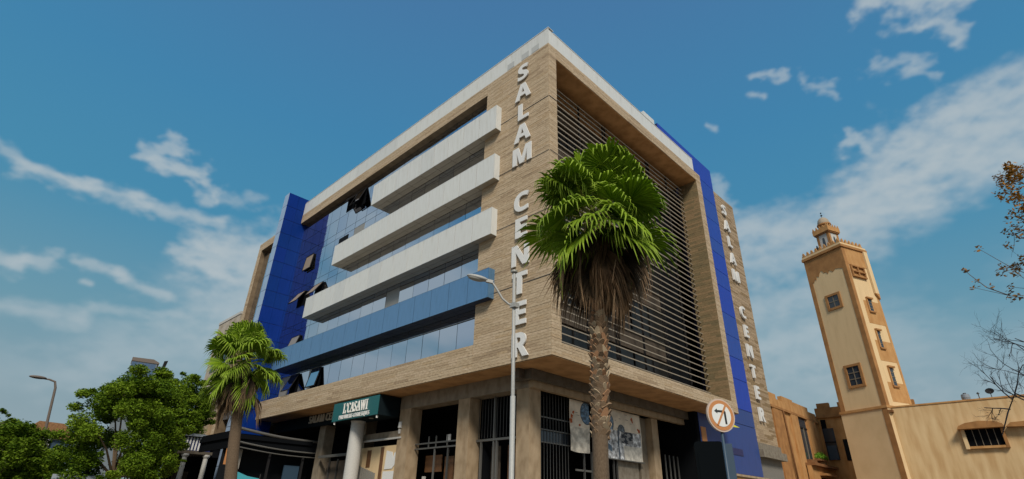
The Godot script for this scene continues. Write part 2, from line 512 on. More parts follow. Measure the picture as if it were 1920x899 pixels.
func make_palm_meshes() -> void:
	var lo := Color(0.085, 0.17, 0.010)
	var hi := Color(0.235, 0.37, 0.022)
	var tip := Color(0.30, 0.40, 0.07)
	for p in [74.0, 50.0, 24.0, -4.0, -30.0, -52.0]:
		live_fronds.append([])
		for s in 3:
			live_fronds[-1].append(frond_mesh(deg_to_rad(p), 0.85 if p > -10 else 0.75, 0.88, deg_to_rad(122), 0.22, 0.18, lo, hi, tip, 100 + s + int(p)))
	for s in 5:
		var b := Color(0.060, 0.034, 0.016)
		var h := Color(0.15, 0.083, 0.038)
		if s > 0:
			b = Color(0.012, 0.009, 0.006); h = Color(0.04, 0.027, 0.016)
		dead_fronds.append(frond_mesh(deg_to_rad(-56.0 - 6 * s), 0.55, 0.85, deg_to_rad(40 + 8 * s), 0.30, 0.9, b, h, Color(0.24, 0.15, 0.08), 300 + s))
	boot_mesh = extrude(PackedVector2Array([Vector2(-0.075, -0.10), Vector2(0.075, -0.10), Vector2(0.05, 0.06), Vector2(0.018, 0.11), Vector2(-0.022, 0.10), Vector2(-0.05, 0.05)]), 0.03)

func palm(label: String, base: Vector3, top: Vector3, r0: float, r1: float, sd: int, boots_from: float, size := 1.0, live := 40, dead := 54) -> void:
	var t := thing("palm_tree", label, "palm tree", base, 0.0, "fan palms by the street")
	var r := RandomNumberGenerator.new()
	r.seed = sd
	var up := top - base
	var pts := []
	for i in 15:
		var f := i / 14.0
		pts.append(up * f + Vector3(sin(f * 5.0 + sd), 0, cos(f * 4.0)) * 0.03)
	var st := st_new()
	tube_into(st, pts, r0, r1, 14)
	st.generate_normals()
	put(t, "trunk", st.commit(), M.bark)
	var crown: Vector3 = up
	# old leaf bases on the trunk, in rising spirals
	var rows := mini(30, int((0.86 - boots_from) * up.length() / 0.11))
	var ms := [M.boot, M.boot_b, M.boot_pale, M.boot_c]
	for i in rows:
		var f := boots_from + (0.86 - boots_from) * i / rows
		for k in 10:
			var a := TAU * (k + 0.5 * (i % 2)) / 10.0 + r.randf_range(-0.12, 0.12)
			var rad := lerpf(r0, r1, f)
			var lean := r.randf_range(0.15, 0.75)
			var b := Basis(Vector3.UP, a) * Basis(Vector3.RIGHT, lean) * Basis(Vector3.BACK, r.randf_range(-0.7, 0.7))
			b = b.scaled_local(Vector3.ONE * r.randf_range(0.75, 1.1))
			put(t, "leaf_base", boot_mesh, ms[r.randi() % 4], Transform3D(b, up * f + Vector3(sin(a), 0, cos(a)) * (rad - 0.008)))
	for i in live:
		var f := (i + 0.5) / live
		var tier := clampi(int(f * 5.6 + r.randf_range(-0.7, 0.7)), 0, 5)
		var a := i * 2.39996 + r.randf_range(-0.5, 0.5)
		var b := Basis(Vector3.UP, a) * Basis(Vector3.BACK, r.randf_range(-0.7, 0.7)) * Basis(Vector3.RIGHT, r.randf_range(-0.25, 0.25))
		var sc := size * r.randf_range(0.78, 1.16)
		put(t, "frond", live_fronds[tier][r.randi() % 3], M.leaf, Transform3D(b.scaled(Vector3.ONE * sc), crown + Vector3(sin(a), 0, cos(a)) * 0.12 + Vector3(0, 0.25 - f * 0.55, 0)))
	for i in dead:
		var f := (i + 0.5) / dead
		var a := i * 2.39996 + 0.7
		var b := Basis(Vector3.UP, a) * Basis(Vector3.BACK, r.randf_range(-0.4, 0.4)) * Basis(Vector3.RIGHT, r.randf_range(-0.18, 0.3))
		var sc := size * r.randf_range(0.7, 1.25) * (1.05 - 0.25 * f)
		put(t, "dead_frond", dead_fronds[r.randi() % 5], M.dead, Transform3D(b.scaled(Vector3.ONE * sc), crown + Vector3(sin(a), 0, cos(a)) * lerpf(0.24, 0.08, f) + Vector3(0, -0.05 - f * 1.2, 0)))

# many small leaves spread through the lumps of a crown
func leaves(lumps: Array, per: float, size: float, lo: Color, hi: Color, sd: int) -> ArrayMesh:
	var r := RandomNumberGenerator.new()
	r.seed = sd
	var v := PackedVector3Array()
	var c := PackedColorArray()
	for l in lumps:
		var o: Vector3 = l[0]
		var rad: Vector3 = l[1]
		var n := int(per * rad.x * rad.z)
		var tone := r.randf()
		for i in n:
			var d := Vector3(r.randfn(), r.randfn(), r.randfn()).normalized()
			var q := o + d * rad * pow(r.randf(), 0.4) * r.randf_range(0.85, 1.15)
			var s := size * r.randf_range(0.6, 1.3)
			var u := Vector3(r.randfn(), r.randfn() * 0.5, r.randfn()).normalized()
			var w := u.cross(Vector3(r.randfn(), r.randfn() + 1.0, r.randfn())).normalized()
			var col := lo.lerp(hi, clampf(tone * 0.6 + r.randf() * 0.5, 0, 1))
			for p in [q - u * s, q + w * s * 0.45, q + u * s, q - u * s, q + u * s, q - w * s * 0.45]:
				v.append(p)
				c.append(col)
	var arr := []
	arr.resize(Mesh.ARRAY_MAX)
	arr[Mesh.ARRAY_VERTEX] = v
	arr[Mesh.ARRAY_COLOR] = c
	var m := ArrayMesh.new()
	m.add_surface_from_arrays(Mesh.PRIMITIVE_TRIANGLES, arr)
	return m

func leafy_tree(label: String, base: Vector3, h: float, spread: float, sd: int, lo: Color, hi: Color, per := 900.0, size := 0.11, low := 0.30, group := "leafy trees along the side street") -> void:
	var t := thing("leafy_tree", label, "tree", base, 0.0, group)
	var r := RandomNumberGenerator.new()
	r.seed = sd
	var fork := Vector3(r.randf_range(-0.2, 0.2), h * 0.32, r.randf_range(-0.2, 0.2))
	put(t, "trunk", tube([Vector3(0, -0.1, 0), fork * 0.5 + Vector3(0.06, 0, 0), fork], 0.2 * h / 8, 0.13 * h / 8, 10), M.trunk)
	var lumps := []
	for i in 38:
		var a := i * 2.39996
		var f := (i + 0.5) / 38.0
		var ring := spread * sqrt(sin(PI * clampf(0.12 + 0.86 * f, 0, 1))) * r.randf_range(0.45, 0.95)
		var at := Vector3(sin(a) * ring, h * lerpf(low, 0.93, f), cos(a) * ring)
		var k := spread * r.randf_range(0.22, 0.36)
		lumps.append([at + Vector3(r.randfn(), r.randfn(), r.randfn()) * spread * 0.08, Vector3(k, k * r.randf_range(0.6, 1.0), k) * r.randf_range(0.75, 1.15)])
		if i % 3 == 0:
			put(t, "branch", tube([fork, fork.lerp(at, 0.5) + Vector3(0, 0.25, 0), at], 0.075 * h / 8, 0.02, 6), M.trunk)
	# sprays that break the outline
	for i in 60:
		var a := r.randf() * TAU
		var f := r.randf()
		var ring := spread * sqrt(sin(PI * clampf(0.15 + 0.83 * f, 0, 1))) * r.randf_range(0.9, 1.25)
		lumps.append([Vector3(sin(a) * ring, h * lerpf(low + 0.02, 1.02, f), cos(a) * ring), Vector3(r.randf_range(0.8, 1.6), r.randf_range(0.5, 1.0), r.randf_range(0.8, 1.6)) * spread * r.randf_range(0.05, 0.13)])
	var o := put(t, "crown", leaves(lumps, per, size, lo, hi, sd + 1), M.leaf)
	o.set_meta("kind", "stuff")

func twigs(st: SurfaceTool, from: Vector3, dir: Vector3, length: float, rad: float, depth: int, r: RandomNumberGenerator, ends: Array) -> void:
	var pts := [from]
	var d := dir.normalized()
	var p := from
	for i in 3:
		d = (d + Vector3(r.randfn(), r.randfn(), r.randfn()) * 0.14).normalized()
		p += d * length / 3.0
		pts.append(p)
	tube_into(st, pts, rad, rad * 0.55, 5)
	if depth == 0:
		ends.append(p)
		return
	for k in 3:
		var nd := (d + Vector3(r.randfn(), r.randfn(), r.randfn()) * 0.55).normalized()
		twigs(st, pts[1 + r.randi() % 3], nd, length * r.randf_range(0.5, 0.78), rad * 0.55, depth - 1, r, ends)

# ------------------------------------------------------------------ the commercial building
const FLOORS := [10.5, 13.75, 17.0, 20.25]

func balcony_band(b: Node, z0: float, z1: float, y0: float, y1: float, face: Material, under: Material, seam: Material) -> void:
	var g := knot(b, "balcony_band")
	var xf := -0.4
	bx(g, "band_core", Vector3(xf + 0.02, y0 + 0.02, z1 + 0.01), Vector3(0.39, y1 - 0.02, z0 - 0.01), seam)
	var n := int(round((z0 - z1) / 1.42))
	var w := (z0 - z1) / n
	for i in n:
		var a := z0 - i * w
		bx(g, "panel", Vector3(xf, y0, a - w + 0.016), Vector3(xf + 0.03, y1, a - 0.016), [M.white, M.white_b, M.white, M.white_c][rng.randi() % 4] if face == M.white else face)
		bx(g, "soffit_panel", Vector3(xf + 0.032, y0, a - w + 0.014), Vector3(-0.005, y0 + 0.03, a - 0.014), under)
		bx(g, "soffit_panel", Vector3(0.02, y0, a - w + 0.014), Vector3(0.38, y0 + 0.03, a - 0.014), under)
	bx(g, "end_panel", Vector3(xf, y0, z0), Vector3(0.0, y1, z0 + 0.02), face)
	bx(g, "end_panel", Vector3(xf, y0, z1 - 0.02), Vector3(0.38, y1, z1), face)
	bx(g, "cap", Vector3(xf, y1 - 0.018, z1), Vector3(0.38, y1 + 0.004, z0), face)

func open_window(b: Node, z0: float, z1: float, y0: float, y1: float, deg: float, pane: Material, x := 0.4) -> void:
	bx(b, "dark_opening_panel", Vector3(0.375, y0 + 0.03, z1 + 0.03), Vector3(0.396, y1 - 0.03, z0 - 0.03), M.black)  # black box over the glass, painted darkness of the room behind
	var g := knot(b, "open_window", Vector3(x - 0.06, y1, (z0 + z1) * 0.5))
	g.rotation_degrees = Vector3(0, 0, -deg)
	var w := absf(z1 - z0) * 0.5 - 0.02
	var h := y1 - y0
	bx(g, "pane", Vector3(-0.02, -h + 0.05, -w + 0.05), Vector3(0.0, -0.05, w - 0.05), pane)
	for q in [[-h, -h + 0.05], [-0.05, 0.0]]:
		bx(g, "frame", Vector3(-0.035, q[0], -w), Vector3(0.02, q[1], w), M.post)
	for q in [[-w, -w + 0.05], [w - 0.05, w]]:
		bx(g, "frame", Vector3(-0.034, -h + 0.05, q[0]), Vector3(0.019, -0.05, q[1]), M.post)

func build_center() -> void:
	var b := thing("commercial_building", "brown stone clad commercial block with white balcony bands, blue fins and louvered side front", "building")
	# --- stone clad frame: bare cores first
	var core: Material = M.stone_core
	bx(b, "corner_pier", Vector3(0, 7.16, -4.75), Vector3(0.62, 24.37, 0), core)
	bx(b, "lower_beam", Vector3(0, 7.16, -28.4), Vector3(0.43, 8.42, -4.75), core)
	bx(b, "upper_beam", Vector3(0, 23.55, -28.4), Vector3(1.2, 24.37, -4.75), core)
	bx(b, "upper_beam", Vector3(0, 23.55, -37.2), Vector3(1.2, 24.37, -29.3), core)
	bx(b, "end_pier", Vector3(0, 3.0, -37.2), Vector3(1.2, 23.55, -36.5), core)
	bx(b, "lower_beam", Vector3(0.62, 7.16, -1.3), Vector3(17.36, 7.78, 0), core)
	bx(b, "upper_beam", Vector3(0.62, 23.62, -1.3), Vector3(17.36, 24.37, 0), core)
	bx(b, "right_pier", Vector3(16.62, 7.78, -1.45), Vector3(17.36, 23.62, 0), core)
	clad("x", 0.0, -4.75, -0.01, 7.16, 24.37)
	clad("x", 0.0, -28.4, -4.75, 7.16, 8.42, 0.125)
	clad("x", 0.0, -28.4, -4.75, 23.55, 24.37, 0.125)
	clad("x", 0.0, -37.2, -29.3, 23.55, 24.37, 0.2)
	clad("x", 0.0, -37.2, -36.5, 3.0, 23.55, 0.2)
	clad("z", 0.0, -0.012, 0.62, 7.16, 24.37)
	clad("z", 0.0, 0.62, 17.36, 7.16, 7.78, 0.124)
	clad("z", 0.0, 0.62, 17.36, 23.62, 24.37, 0.125)
	clad("z", 0.0, 16.62, 17.36, 7.78, 23.62, 0.125)
	clad("x", 16.62, -1.45, 0.0, 7.78, 23.62, 0.16, true, 0.5)  # jamb shade put into the darker strip tones, with a mossy tinge
	# movement joints across the pier, one per storey
	for y in [20.62, 17.2, 13.95, 10.65]:
		bx(b, "movement_joint", Vector3(-0.036, y, -4.75), Vector3(-0.02, y + 0.022, -0.01), M.joint)
		bx(b, "movement_joint", Vector3(0.01, y, 0.02), Vector3(0.61, y + 0.022, 0.036), M.joint)
	# the recess ceiling of the side front and the ceiling over the street
	bx(b, "recess_ceiling", Vector3(0.62, 23.58, -2.4), Vector3(16.62, 23.615, -0.02), M.soffit)
	var z := -0.02
	for i in 6:
		bx(b, "street_ceiling_panel", Vector3(0.02 if i == 0 else 0.02 + i * 2.9, 7.125, -2.2), Vector3(minf(2.9 + i * 2.9 + 0.008, 17.34), 7.155, -0.02), M.soffit)
	for i in 10:
		bx(b, "street_ceiling_panel", Vector3(0.02, 7.125, -2.21 - (i + 1) * 2.6), Vector3(1.5, 7.155, -2.22 - i * 2.6), M.soffit)
	# --- white parapet
	bx(b, "parapet_core", Vector3(0.03, 24.37, -28.3), Vector3(0.4, 25.5, -0.4), M.joint)
	bx(b, "parapet_core", Vector3(0.4, 24.37, -0.42), Vector3(16.5, 25.38, -0.03), M.joint)
	for i in 10:
		bx(b, "parapet_panel", Vector3(0.0, 24.385, -2.84 * (i + 1) + 0.012), Vector3(0.03, 25.56, -2.84 * i - 0.0), [M.white, M.white_b, M.white_c][rng.randi() % 3])
	for i in 6:
		bx(b, "parapet_panel", Vector3(2.75 * i + (0.031 if i == 0 else 0.0), 24.385, -0.03), Vector3(2.75 * (i + 1) - 0.012, 25.42, 0.0), M.white)
	bx(b, "parapet_cap", Vector3(-0.02, 25.56, -28.3), Vector3(0.42, 25.6, 0.02), M.white)
	bx(b, "parapet_cap", Vector3(0.42, 25.42, -0.42), Vector3(16.5, 25.46, 0.02), M.white)
	bx(b, "stair_head", Vector3(12.9, 24.4, -4.0), Vector3(14.4, 28.75, -1.6), M.white)
	for q in [-2.85, -1.72, -0.95]:
		bx(b, "grey_plate", Vector3(-0.012, 24.43, q - 0.28), Vector3(0.0, 24.85, q + 0.28), M.plate_grey)  # three pale grey plates on the parapet face
	bx(b, "roof_slab", Vector3(0.4, 24.1, -37.0), Vector3(23.4, 24.36, -2.05), M.concrete_grey)
	bx(b, "core_wall", Vector3(1.6, 7.2, -36.9), Vector3(27.0, 24.1, -3.6), M.dark)
	bx(b, "floor_slab", Vector3(1.5, 7.16, -37.0), Vector3(27.0, 7.4, -2.25), M.concrete_grey)
	# --- mirror glass of the left front
	bx(b, "glazing_backing", Vector3(0.44, 7.9, -36.5), Vector3(0.5, 23.55, -4.75), M.joint)
	var ys := [8.42, 9.92, 10.17]
	for f in FLOORS:
		ys.append_array([f + 0.2, f + 1.58, f + 2.92])
	ys.append(23.55)
	var mirrors := [M.mirror, M.mirror_b, M.mirror, M.mirror_c]
	var skip := {}
	var grey := {"0_11": 1, "4_5": 1, "0_14": 1, "10_9": 1}
	for j in ys.size() - 1:
		for i in 17:
			var za := -4.75 - (1.75 if i > 0 else 0.0) - maxf(0, i - 1) * 1.41
			var zb := za - (1.75 if i == 0 else 1.41)
			if i == 16: zb = -28.4
			if skip.has("%d_%d" % [j, i]):
				bx(b, "dark_opening_panel", Vector3(0.815, ys[j] + 0.01, zb + 0.01), Vector3(0.838, ys[j + 1] - 0.01, za - 0.01), M.black)
				continue
			var p := bx(b, "glass_pane", Vector3(0.4, ys[j] + 0.014, zb + 0.014), Vector3(0.42, ys[j + 1] - 0.014, za - 0.014), M.pane_grey if grey.has("%d_%d" % [j, i]) else mirrors[rng.randi() % 4])
			p.basis = Basis(Vector3.UP, rng.randf_range(-0.006, 0.006)) * Basis(Vector3.BACK, rng.randf_range(-0.005, 0.005)) * p.basis
	for j in [0, 2, 4, 6, 8, 10, 12, 14]:
		if j < ys.size() - 1:
			for i in 5:
				bx(b, "glass_pane", Vector3(0.4, ys[j] + 0.014, -29.3 - (i + 1) * 1.44 + 0.014), Vector3(0.42, ys[mini(j + 2, ys.size() - 1)] - 0.014, -29.3 - i * 1.44), mirrors[rng.randi() % 4])
	bx(b, "transom", Vector3(0.37, 9.90, -28.4), Vector3(0.398, 9.94, -4.75), M.rail)
	# open vents in the glass
	open_window(b, -25.1, -26.45, 18.48, 19.78, 6, M.pane_tan)
	open_window(b, -25.15, -26.5, 15.38, 16.6, 32, M.pane_tan)
	open_window(b, -22.4, -23.75, 15.38, 16.6, 32, M.pane_tan)
	open_window(b, -19.7, -21.05, 21.95, 23.1, 40, M.mirror_b)
	open_window(b, -18.3, -19.6, 21.7, 23.1, 20, M.mirror_c)
	open_window(b, -23.3, -24.6, 8.55, 9.88, 24, M.mirror_c)
	open_window(b, -20.2, -21.5, 8.55, 9.88, 12, M.mirror)
	open_window(b, -24.5, -25.9, 11.2, 12.9, 16, M.pane_grey)
	bx(b, "dark_opening_panel", Vector3(0.375, 18.6, -21.3), Vector3(0.396, 19.75, -20.0), M.dark)  # dark sheet over the glass in place of a real hole
	# --- projecting bands: three white, one blue
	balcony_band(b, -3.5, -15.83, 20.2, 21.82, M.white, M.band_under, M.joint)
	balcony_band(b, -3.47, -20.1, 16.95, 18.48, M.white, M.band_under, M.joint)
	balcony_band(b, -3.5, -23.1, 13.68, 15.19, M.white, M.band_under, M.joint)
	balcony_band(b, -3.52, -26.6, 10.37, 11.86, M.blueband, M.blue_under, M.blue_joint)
	# --- blue fin standing out from the left front
	var fin := knot(b, "blue_fin")
	bx(fin, "fin_core", Vector3(-1.53, 0.2, -29.27), Vector3(1.2, 26.0, -28.42), M.blue_joint)
	for i in 20:
		var y := 26.02 - 1.3 * (i + 1)
		for q in [[-1.55, -0.66], [-0.65, 0.25], [0.26, 1.19]]:
			bx(fin, "panel", Vector3(q[0], y + 0.03, -28.42), Vector3(q[1], y + 1.3, -28.4), [M.bluefin, M.bluefin_b, M.bluefin_c][rng.randi() % 3])
		bx(fin, "front_panel", Vector3(-1.57, y + 0.035, -29.27), Vector3(-1.552, y + 1.3, -28.4), M.finfront)
	# --- louvers of the side front
	for i in 41:
		var y := 8.02 + i * 0.38
		var l := bx(b, "louver", Vector3(0.45, y - 0.024, -1.25), Vector3(16.62, y + 0.024, -1.17), M.louver)
		l.basis = Basis(Vector3.RIGHT, 0.35) * l.basis
	for q in [1.9, 4.35, 6.8, 7.05, 9.5, 11.95, 12.2, 14.6]:
		bx(b, "louver_post", Vector3(q, 7.78, -1.46), Vector3(q + 0.07, 23.58, -1.36), M.post)
	# floors, piers and windows behind the louvers
	for f in [7.25, 10.5, 13.75, 17.0, 20.25, 23.0]:
		bx(b, "spandrel", Vector3(0.62, f - 0.55, -2.6), Vector3(14.2, f + 0.5, -2.42), M.spandrel)
		bx(b, "ledge", Vector3(0.62, f + 0.5, -2.6), Vector3(14.2, f + 0.58, -2.3), M.inner_grey)
	for f in [7.75, 11.0, 14.25, 17.5, 20.75]:
		for q in [[0.62, 3.1], [3.2, 6.1], [7.4, 10.2], [10.4, 14.2]]:
			bx(b, "side_window", Vector3(q[0], f, -2.62), Vector3(q[1], f + 2.2, -2.56), M.dark_glass)
			bx(b, "mullion", Vector3((q[0] + q[1]) * 0.5, f, -2.56), Vector3((q[0] + q[1]) * 0.5 + 0.06, f + 2.2, -2.5), M.post)
		bx(b, "inner_pier", Vector3(6.1, f, -2.62), Vector3(7.4, f + 2.2, -2.44), M.inner_grey)
	bx(b, "inner_wall", Vector3(14.2, 7.5, -2.62), Vector3(16.62, 23.55, -2.5), M.dark)
	# --- blue wall behind the frame
	bx(b, "blue_wall_core", Vector3(14.66, 24.37, -2.0), Vector3(23.45, 28.58, -1.53), M.blue_joint)
	bx(b, "blue_wall_core", Vector3(17.36, 7.16, -2.0), Vector3(23.45, 24.37, -1.53), M.blue_joint)
	bx(b, "blue_wall_core", Vector3(15.12, 3.95, -2.0), Vector3(23.45, 7.12, -1.53), M.blue_joint)
	var seams := [28.6, 26.6, 24.9, 23.1, 21.24, 20.07, 18.5, 17.2, 15.03, 13.35, 11.76, 10.2, 8.12, 7.1, 3.98]
	for i in seams.size() - 1:
		var x0: float = 14.64 if seams[i + 1] > 24 else (17.38 if seams[i + 1] > 7.5 else (17.38 if i == 12 else 15.1))
		bx(b, "blue_panel", Vector3(x0, seams[i + 1] + 0.035, -1.53), Vector3(23.47, seams[i], -1.5), M.blue_low if i > 11 else [M.blue, M.blue_b, M.blue_c][rng.randi() % 3])
	bx(b, "vent_grille", Vector3(19.1, 5.1, -1.5), Vector3(20.7, 5.5, -1.47), M.navy)
	bx(b, "orange_strip", Vector3(15.2, 5.5, -1.5), Vector3(15.8, 6.31, -1.46), M.orange_trim)
	bx(b, "door_canopy", Vector3(17.6, 3.78, -1.6), Vector3(23.5, 3.9, -0.9), M.concrete)
	# --- stone wing at the right end
	bx(b, "stone_wing", Vector3(23.49, 5.8, -9.0), Vector3(27.5, 26.65, -1.6), core)
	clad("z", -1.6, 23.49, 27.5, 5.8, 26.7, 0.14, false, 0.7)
	bx(b, "awning_roll", Vector3(23.6, 5.3, -1.7), Vector3(27.9, 5.8, -1.25), M.canvas_grey)
	bx(b, "awning_skirt", Vector3(23.6, 5.75, -1.62), Vector3(27.75, 6.25, -1.52), M.canvas_grey)
	for i in 22:
		bx(b, "shutter_rib", Vector3(23.7 + i * 0.19, 0.1, -1.75), Vector3(23.7 + i * 0.19 + 0.12, 5.3, -1.68), M.shutter)
	bx(b, "shutter_back", Vector3(23.6, 0.1, -1.85), Vector3(27.9, 5.3, -1.75), M.inner_grey)
	lay_planks(b)
	# --- ground floor: columns, beams, shop fronts
	for q in [[-12.1, -11.12], [-7.2, -6.36], [-3.25, -2.5]]:
		bx(b, "column", Vector3(1.4, 0.1, q[0]), Vector3(2.15, 6.42, q[1]), M.concrete)
	for q in [[-17.0, -16.2], [-22.0, -21.2]]:
		bx(b, "column", Vector3(1.9, 0.1, q[0]), Vector3(2.6, 6.42, q[1]), M.concrete_grey)
	bx(b, "column", Vector3(11.4, 0.1, -3.2), Vector3(12.04, 6.38, -2.5), M.concrete)
	bx(b, "column_return", Vector3(10.62, 0.1, -3.3), Vector3(11.4, 6.38, -2.9), M.concrete_grey)
	bx(b, "lintel", Vector3(1.38, 6.42, -12.1), Vector3(2.15, 7.12, -2.52), M.concrete_grey)
	bx(b, "lintel", Vector3(1.38, 6.40, -2.52), Vector3(16.4, 7.12, -2.28), M.concrete)
	for i in 5:
		bx(b, "beam_panel", Vector3(1.0 + i * 3.05, 6.68, -2.16), Vector3(4.03 + i * 3.05, 7.12, -1.98), M.beam_grey)
	bx(b, "beam_panel", Vector3(1.0, 6.68, -3.1), Vector3(1.2, 7.12, -2.17), M.beam_grey)
	bx(b, "shop_back_wall", Vector3(5.2, 0.0, -37.0), Vector3(5.4, 7.16, -3.6), M.black)  # shop walls and ceiling coloured black to paint in the dim interior
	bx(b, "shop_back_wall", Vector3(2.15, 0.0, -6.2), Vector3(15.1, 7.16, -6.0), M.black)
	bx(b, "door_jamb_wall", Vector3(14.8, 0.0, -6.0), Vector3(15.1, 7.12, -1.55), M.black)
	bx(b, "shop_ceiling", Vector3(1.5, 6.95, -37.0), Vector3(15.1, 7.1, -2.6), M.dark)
	# left bay nearest the corner: tall grille and a door
	for i in 15:
		bx(b, "grille_bar", Vector3(2.0, 4.6, -6.3 + i * 0.205), Vector3(2.02, 6.42, -6.28 + i * 0.205), M.steel)
	bx(b, "door_head", Vector3(1.92, 4.45, -6.36), Vector3(2.04, 4.55, -3.25), M.rail)
	for q in [-6.05, -5.2, -5.0, -3.6]:
		bx(b, "door_post", Vector3(1.93, 0.1, q - 0.04), Vector3(2.03, 6.42 if q == -5.2 else 4.45, q + 0.04), M.rail)
	bx(b, "curtain", Vector3(2.6, 0.1, -4.9), Vector3(2.65, 4.3, -3.7), M.wood_warm)
	bx(b, "curtain", Vector3(2.6, 0.1, -6.2), Vector3(2.65, 4.3, -5.4), M.spandrel)
	# middle left bay: railing with the brown panels under it
	for q in [4.62, 4.38]:
		bx(b, "rail", Vector3(1.88, q - 0.035, -11.12), Vector3(1.95, q + 0.035, -7.2), M.rail)
	for q in [-10.0, -9.4, -8.5, -7.7]:
		bx(b, "rail_post", Vector3(1.88, 4.38, q), Vector3(1.94, 4.95, q + 0.05), M.rail)
	bx(b, "balustrade_panel", Vector3(1.9, 4.66, -8.55), Vector3(1.93, 4.95, -8.25), M.plaster_white)
	bx(b, "door_post", Vector3(1.9, 0.1, -9.5), Vector3(1.97, 4.36, -9.42), M.rail)
	bx(b, "door_post", Vector3(1.9, 0.1, -8.45), Vector3(1.97, 4.36, -8.36), M.steel)
	bx(b, "wood_panel", Vector3(2.5, 3.3, -10.9), Vector3(2.56, 4.1, -9.55), M.wood_warm)
	bx(b, "wood_panel", Vector3(2.5, 0.1, -9.3), Vector3(2.56, 4.0, -8.6), M.wood_warm)
	bx(b, "wood_panel", Vector3(2.5, 0.1, -8.3), Vector3(2.56, 4.0, -7.3), M.spandrel)
	bx(b, "switch_box", Vector3(2.4, 2.9, -10.95), Vector3(2.5, 3.1, -10.75), M.plaster_white)
	# bay beside the perfume shop sign: old wall with torn paper
	bx(b, "old_wall", Vector3(1.55, 0.1, -15.9), Vector3(1.75, 4.65, -12.1), M.cream_pale)
	bx(b, "rust_strip", Vector3(1.53, 2.0, -13.75), Vector3(1.55, 4.6, -13.45), M.wood_warm)
	bx(b, "rust_strip", Vector3(1.53, 3.6, -15.1), Vector3(1.55, 4.5, -14.7), M.wood_warm)
	put(b, "torn_paper", extrude(PackedVector2Array([Vector2(0, 0), Vector2(0.7, 0.02), Vector2(1.1, 0.35), Vector2(1.15, 0.9), Vector2(0.8, 0.8), Vector2(0.72, 0.55), Vector2(0.62, 0.85), Vector2(0.05, 0.95)]), 0.02), M.letter, Transform3D(Basis(Vector3.UP, -PI / 2), Vector3(1.54, 3.45, -13.2)))
	bx(b, "torn_paper", Vector3(1.52, 2.6, -13.3), Vector3(1.545, 3.35, -12.2), M.letter)
	for i in 9:
		bx(b, "corrugation", Vector3(1.48, 2.0, -15.75 + i * 0.2), Vector3(1.55, 3.7 - i * 0.05, -15.65 + i * 0.2), M.shutter)
	bx(b, "shop_beam", Vector3(1.45, 5.0, -15.9), Vector3(1.6, 5.36, -11.75), M.concrete_grey)
	bx(b, "shop_beam", Vector3(1.35, 4.93, -15.9), Vector3(1.45, 5.02, -11.75), M.plaster_white)
	put(b, "round_column", lathe([[0.39, 0.1], [0.39, 5.9], [0.42, 6.0], [0.42, 6.05]], 28), M.plaster_white, Transform3D(Basis(), Vector3(0.85, 0, -15.4)))
	# right bays: grille, railing posts
	for i in 11:
		bx(b, "grille_bar", Vector3(2.3 + i * 0.21, 0.1, -2.83), Vector3(2.322 + i * 0.21, 6.45, -2.81), M.steel)
	for y in [5.38, 4.85, 4.32]:
		bx(b, "grille_rail", Vector3(2.15, y - 0.025, -2.86), Vector3(4.85, y + 0.025, -2.82), M.rail)
	bx(b, "shop_glass", Vector3(2.15, 4.32, -2.95), Vector3(4.8, 4.85, -2.92), M.slate_glass)
	for q in [5.6, 6.2, 7.2, 7.5, 8.0, 8.3]:
		bx(b, "door_post", Vector3(q, 0.1, -2.9), Vector3(q + 0.07, 4.2, -2.82), M.steel)
	bx(b, "door_rail", Vector3(5.0, 3.3, -2.9), Vector3(6.4, 3.38, -2.84), M.rail)
	bx(b, "door_leaf", Vector3(8.5, 0.1, -3.0), Vector3(10.4, 4.0, -2.92), M.canvas_grey)
	bx(b, "curtain", Vector3(2.5, 0.1, -4.0), Vector3(3.6, 3.9, -3.9), M.wood_warm)
	for i in 6:
		bx(b, "railing_post", Vector3(13.05 + i * 0.47, 0.1, -2.84), Vector3(13.11 + i * 0.47, 4.65, -2.78), M.rail)
	# dark fascia of the entrance on the left
	bx(b, "entrance_fascia", Vector3(1.5, 6.35, -28.3), Vector3(1.7, 7.12, -17.1), M.teal_dark)
	bx(b, "entrance_beam", Vector3(1.6, 4.35, -21.0), Vector3(1.75, 4.5, -16.0), M.rail)
	for q in [-20.6, -19.6, -18.4, -17.4]:
		bx(b, "shop_mullion", Vector3(2.2, 0.1, q), Vector3(2.28, 4.3, q + 0.08), M.steel)
	bx(b, "shop_panel", Vector3(2.3, 0.1, -21.0), Vector3(2.35, 4.2, -16.2), M.spandrel)

func letters_sign(label: String, x: float, z: float, ys: Array, h: float, depth: float, on_left: bool) -> void:
	var t := thing("building_sign", label, "sign", Vector3(x, 0, z))
	var s := "SALAMCENTER"
	for i in 11:
		var m := text_mesh(s[i], h, depth, "Droid Sans", 700, 0.45)
		var bs := Basis(Vector3.UP, -PI / 2) if on_left else Basis()
		var stretch := Vector3(1.2, 1.0, 1.0)
		put(t, "letter", m, M.letter, Transform3D(bs * Basis.from_scale(stretch), Vector3(0, ys[i], 0)))

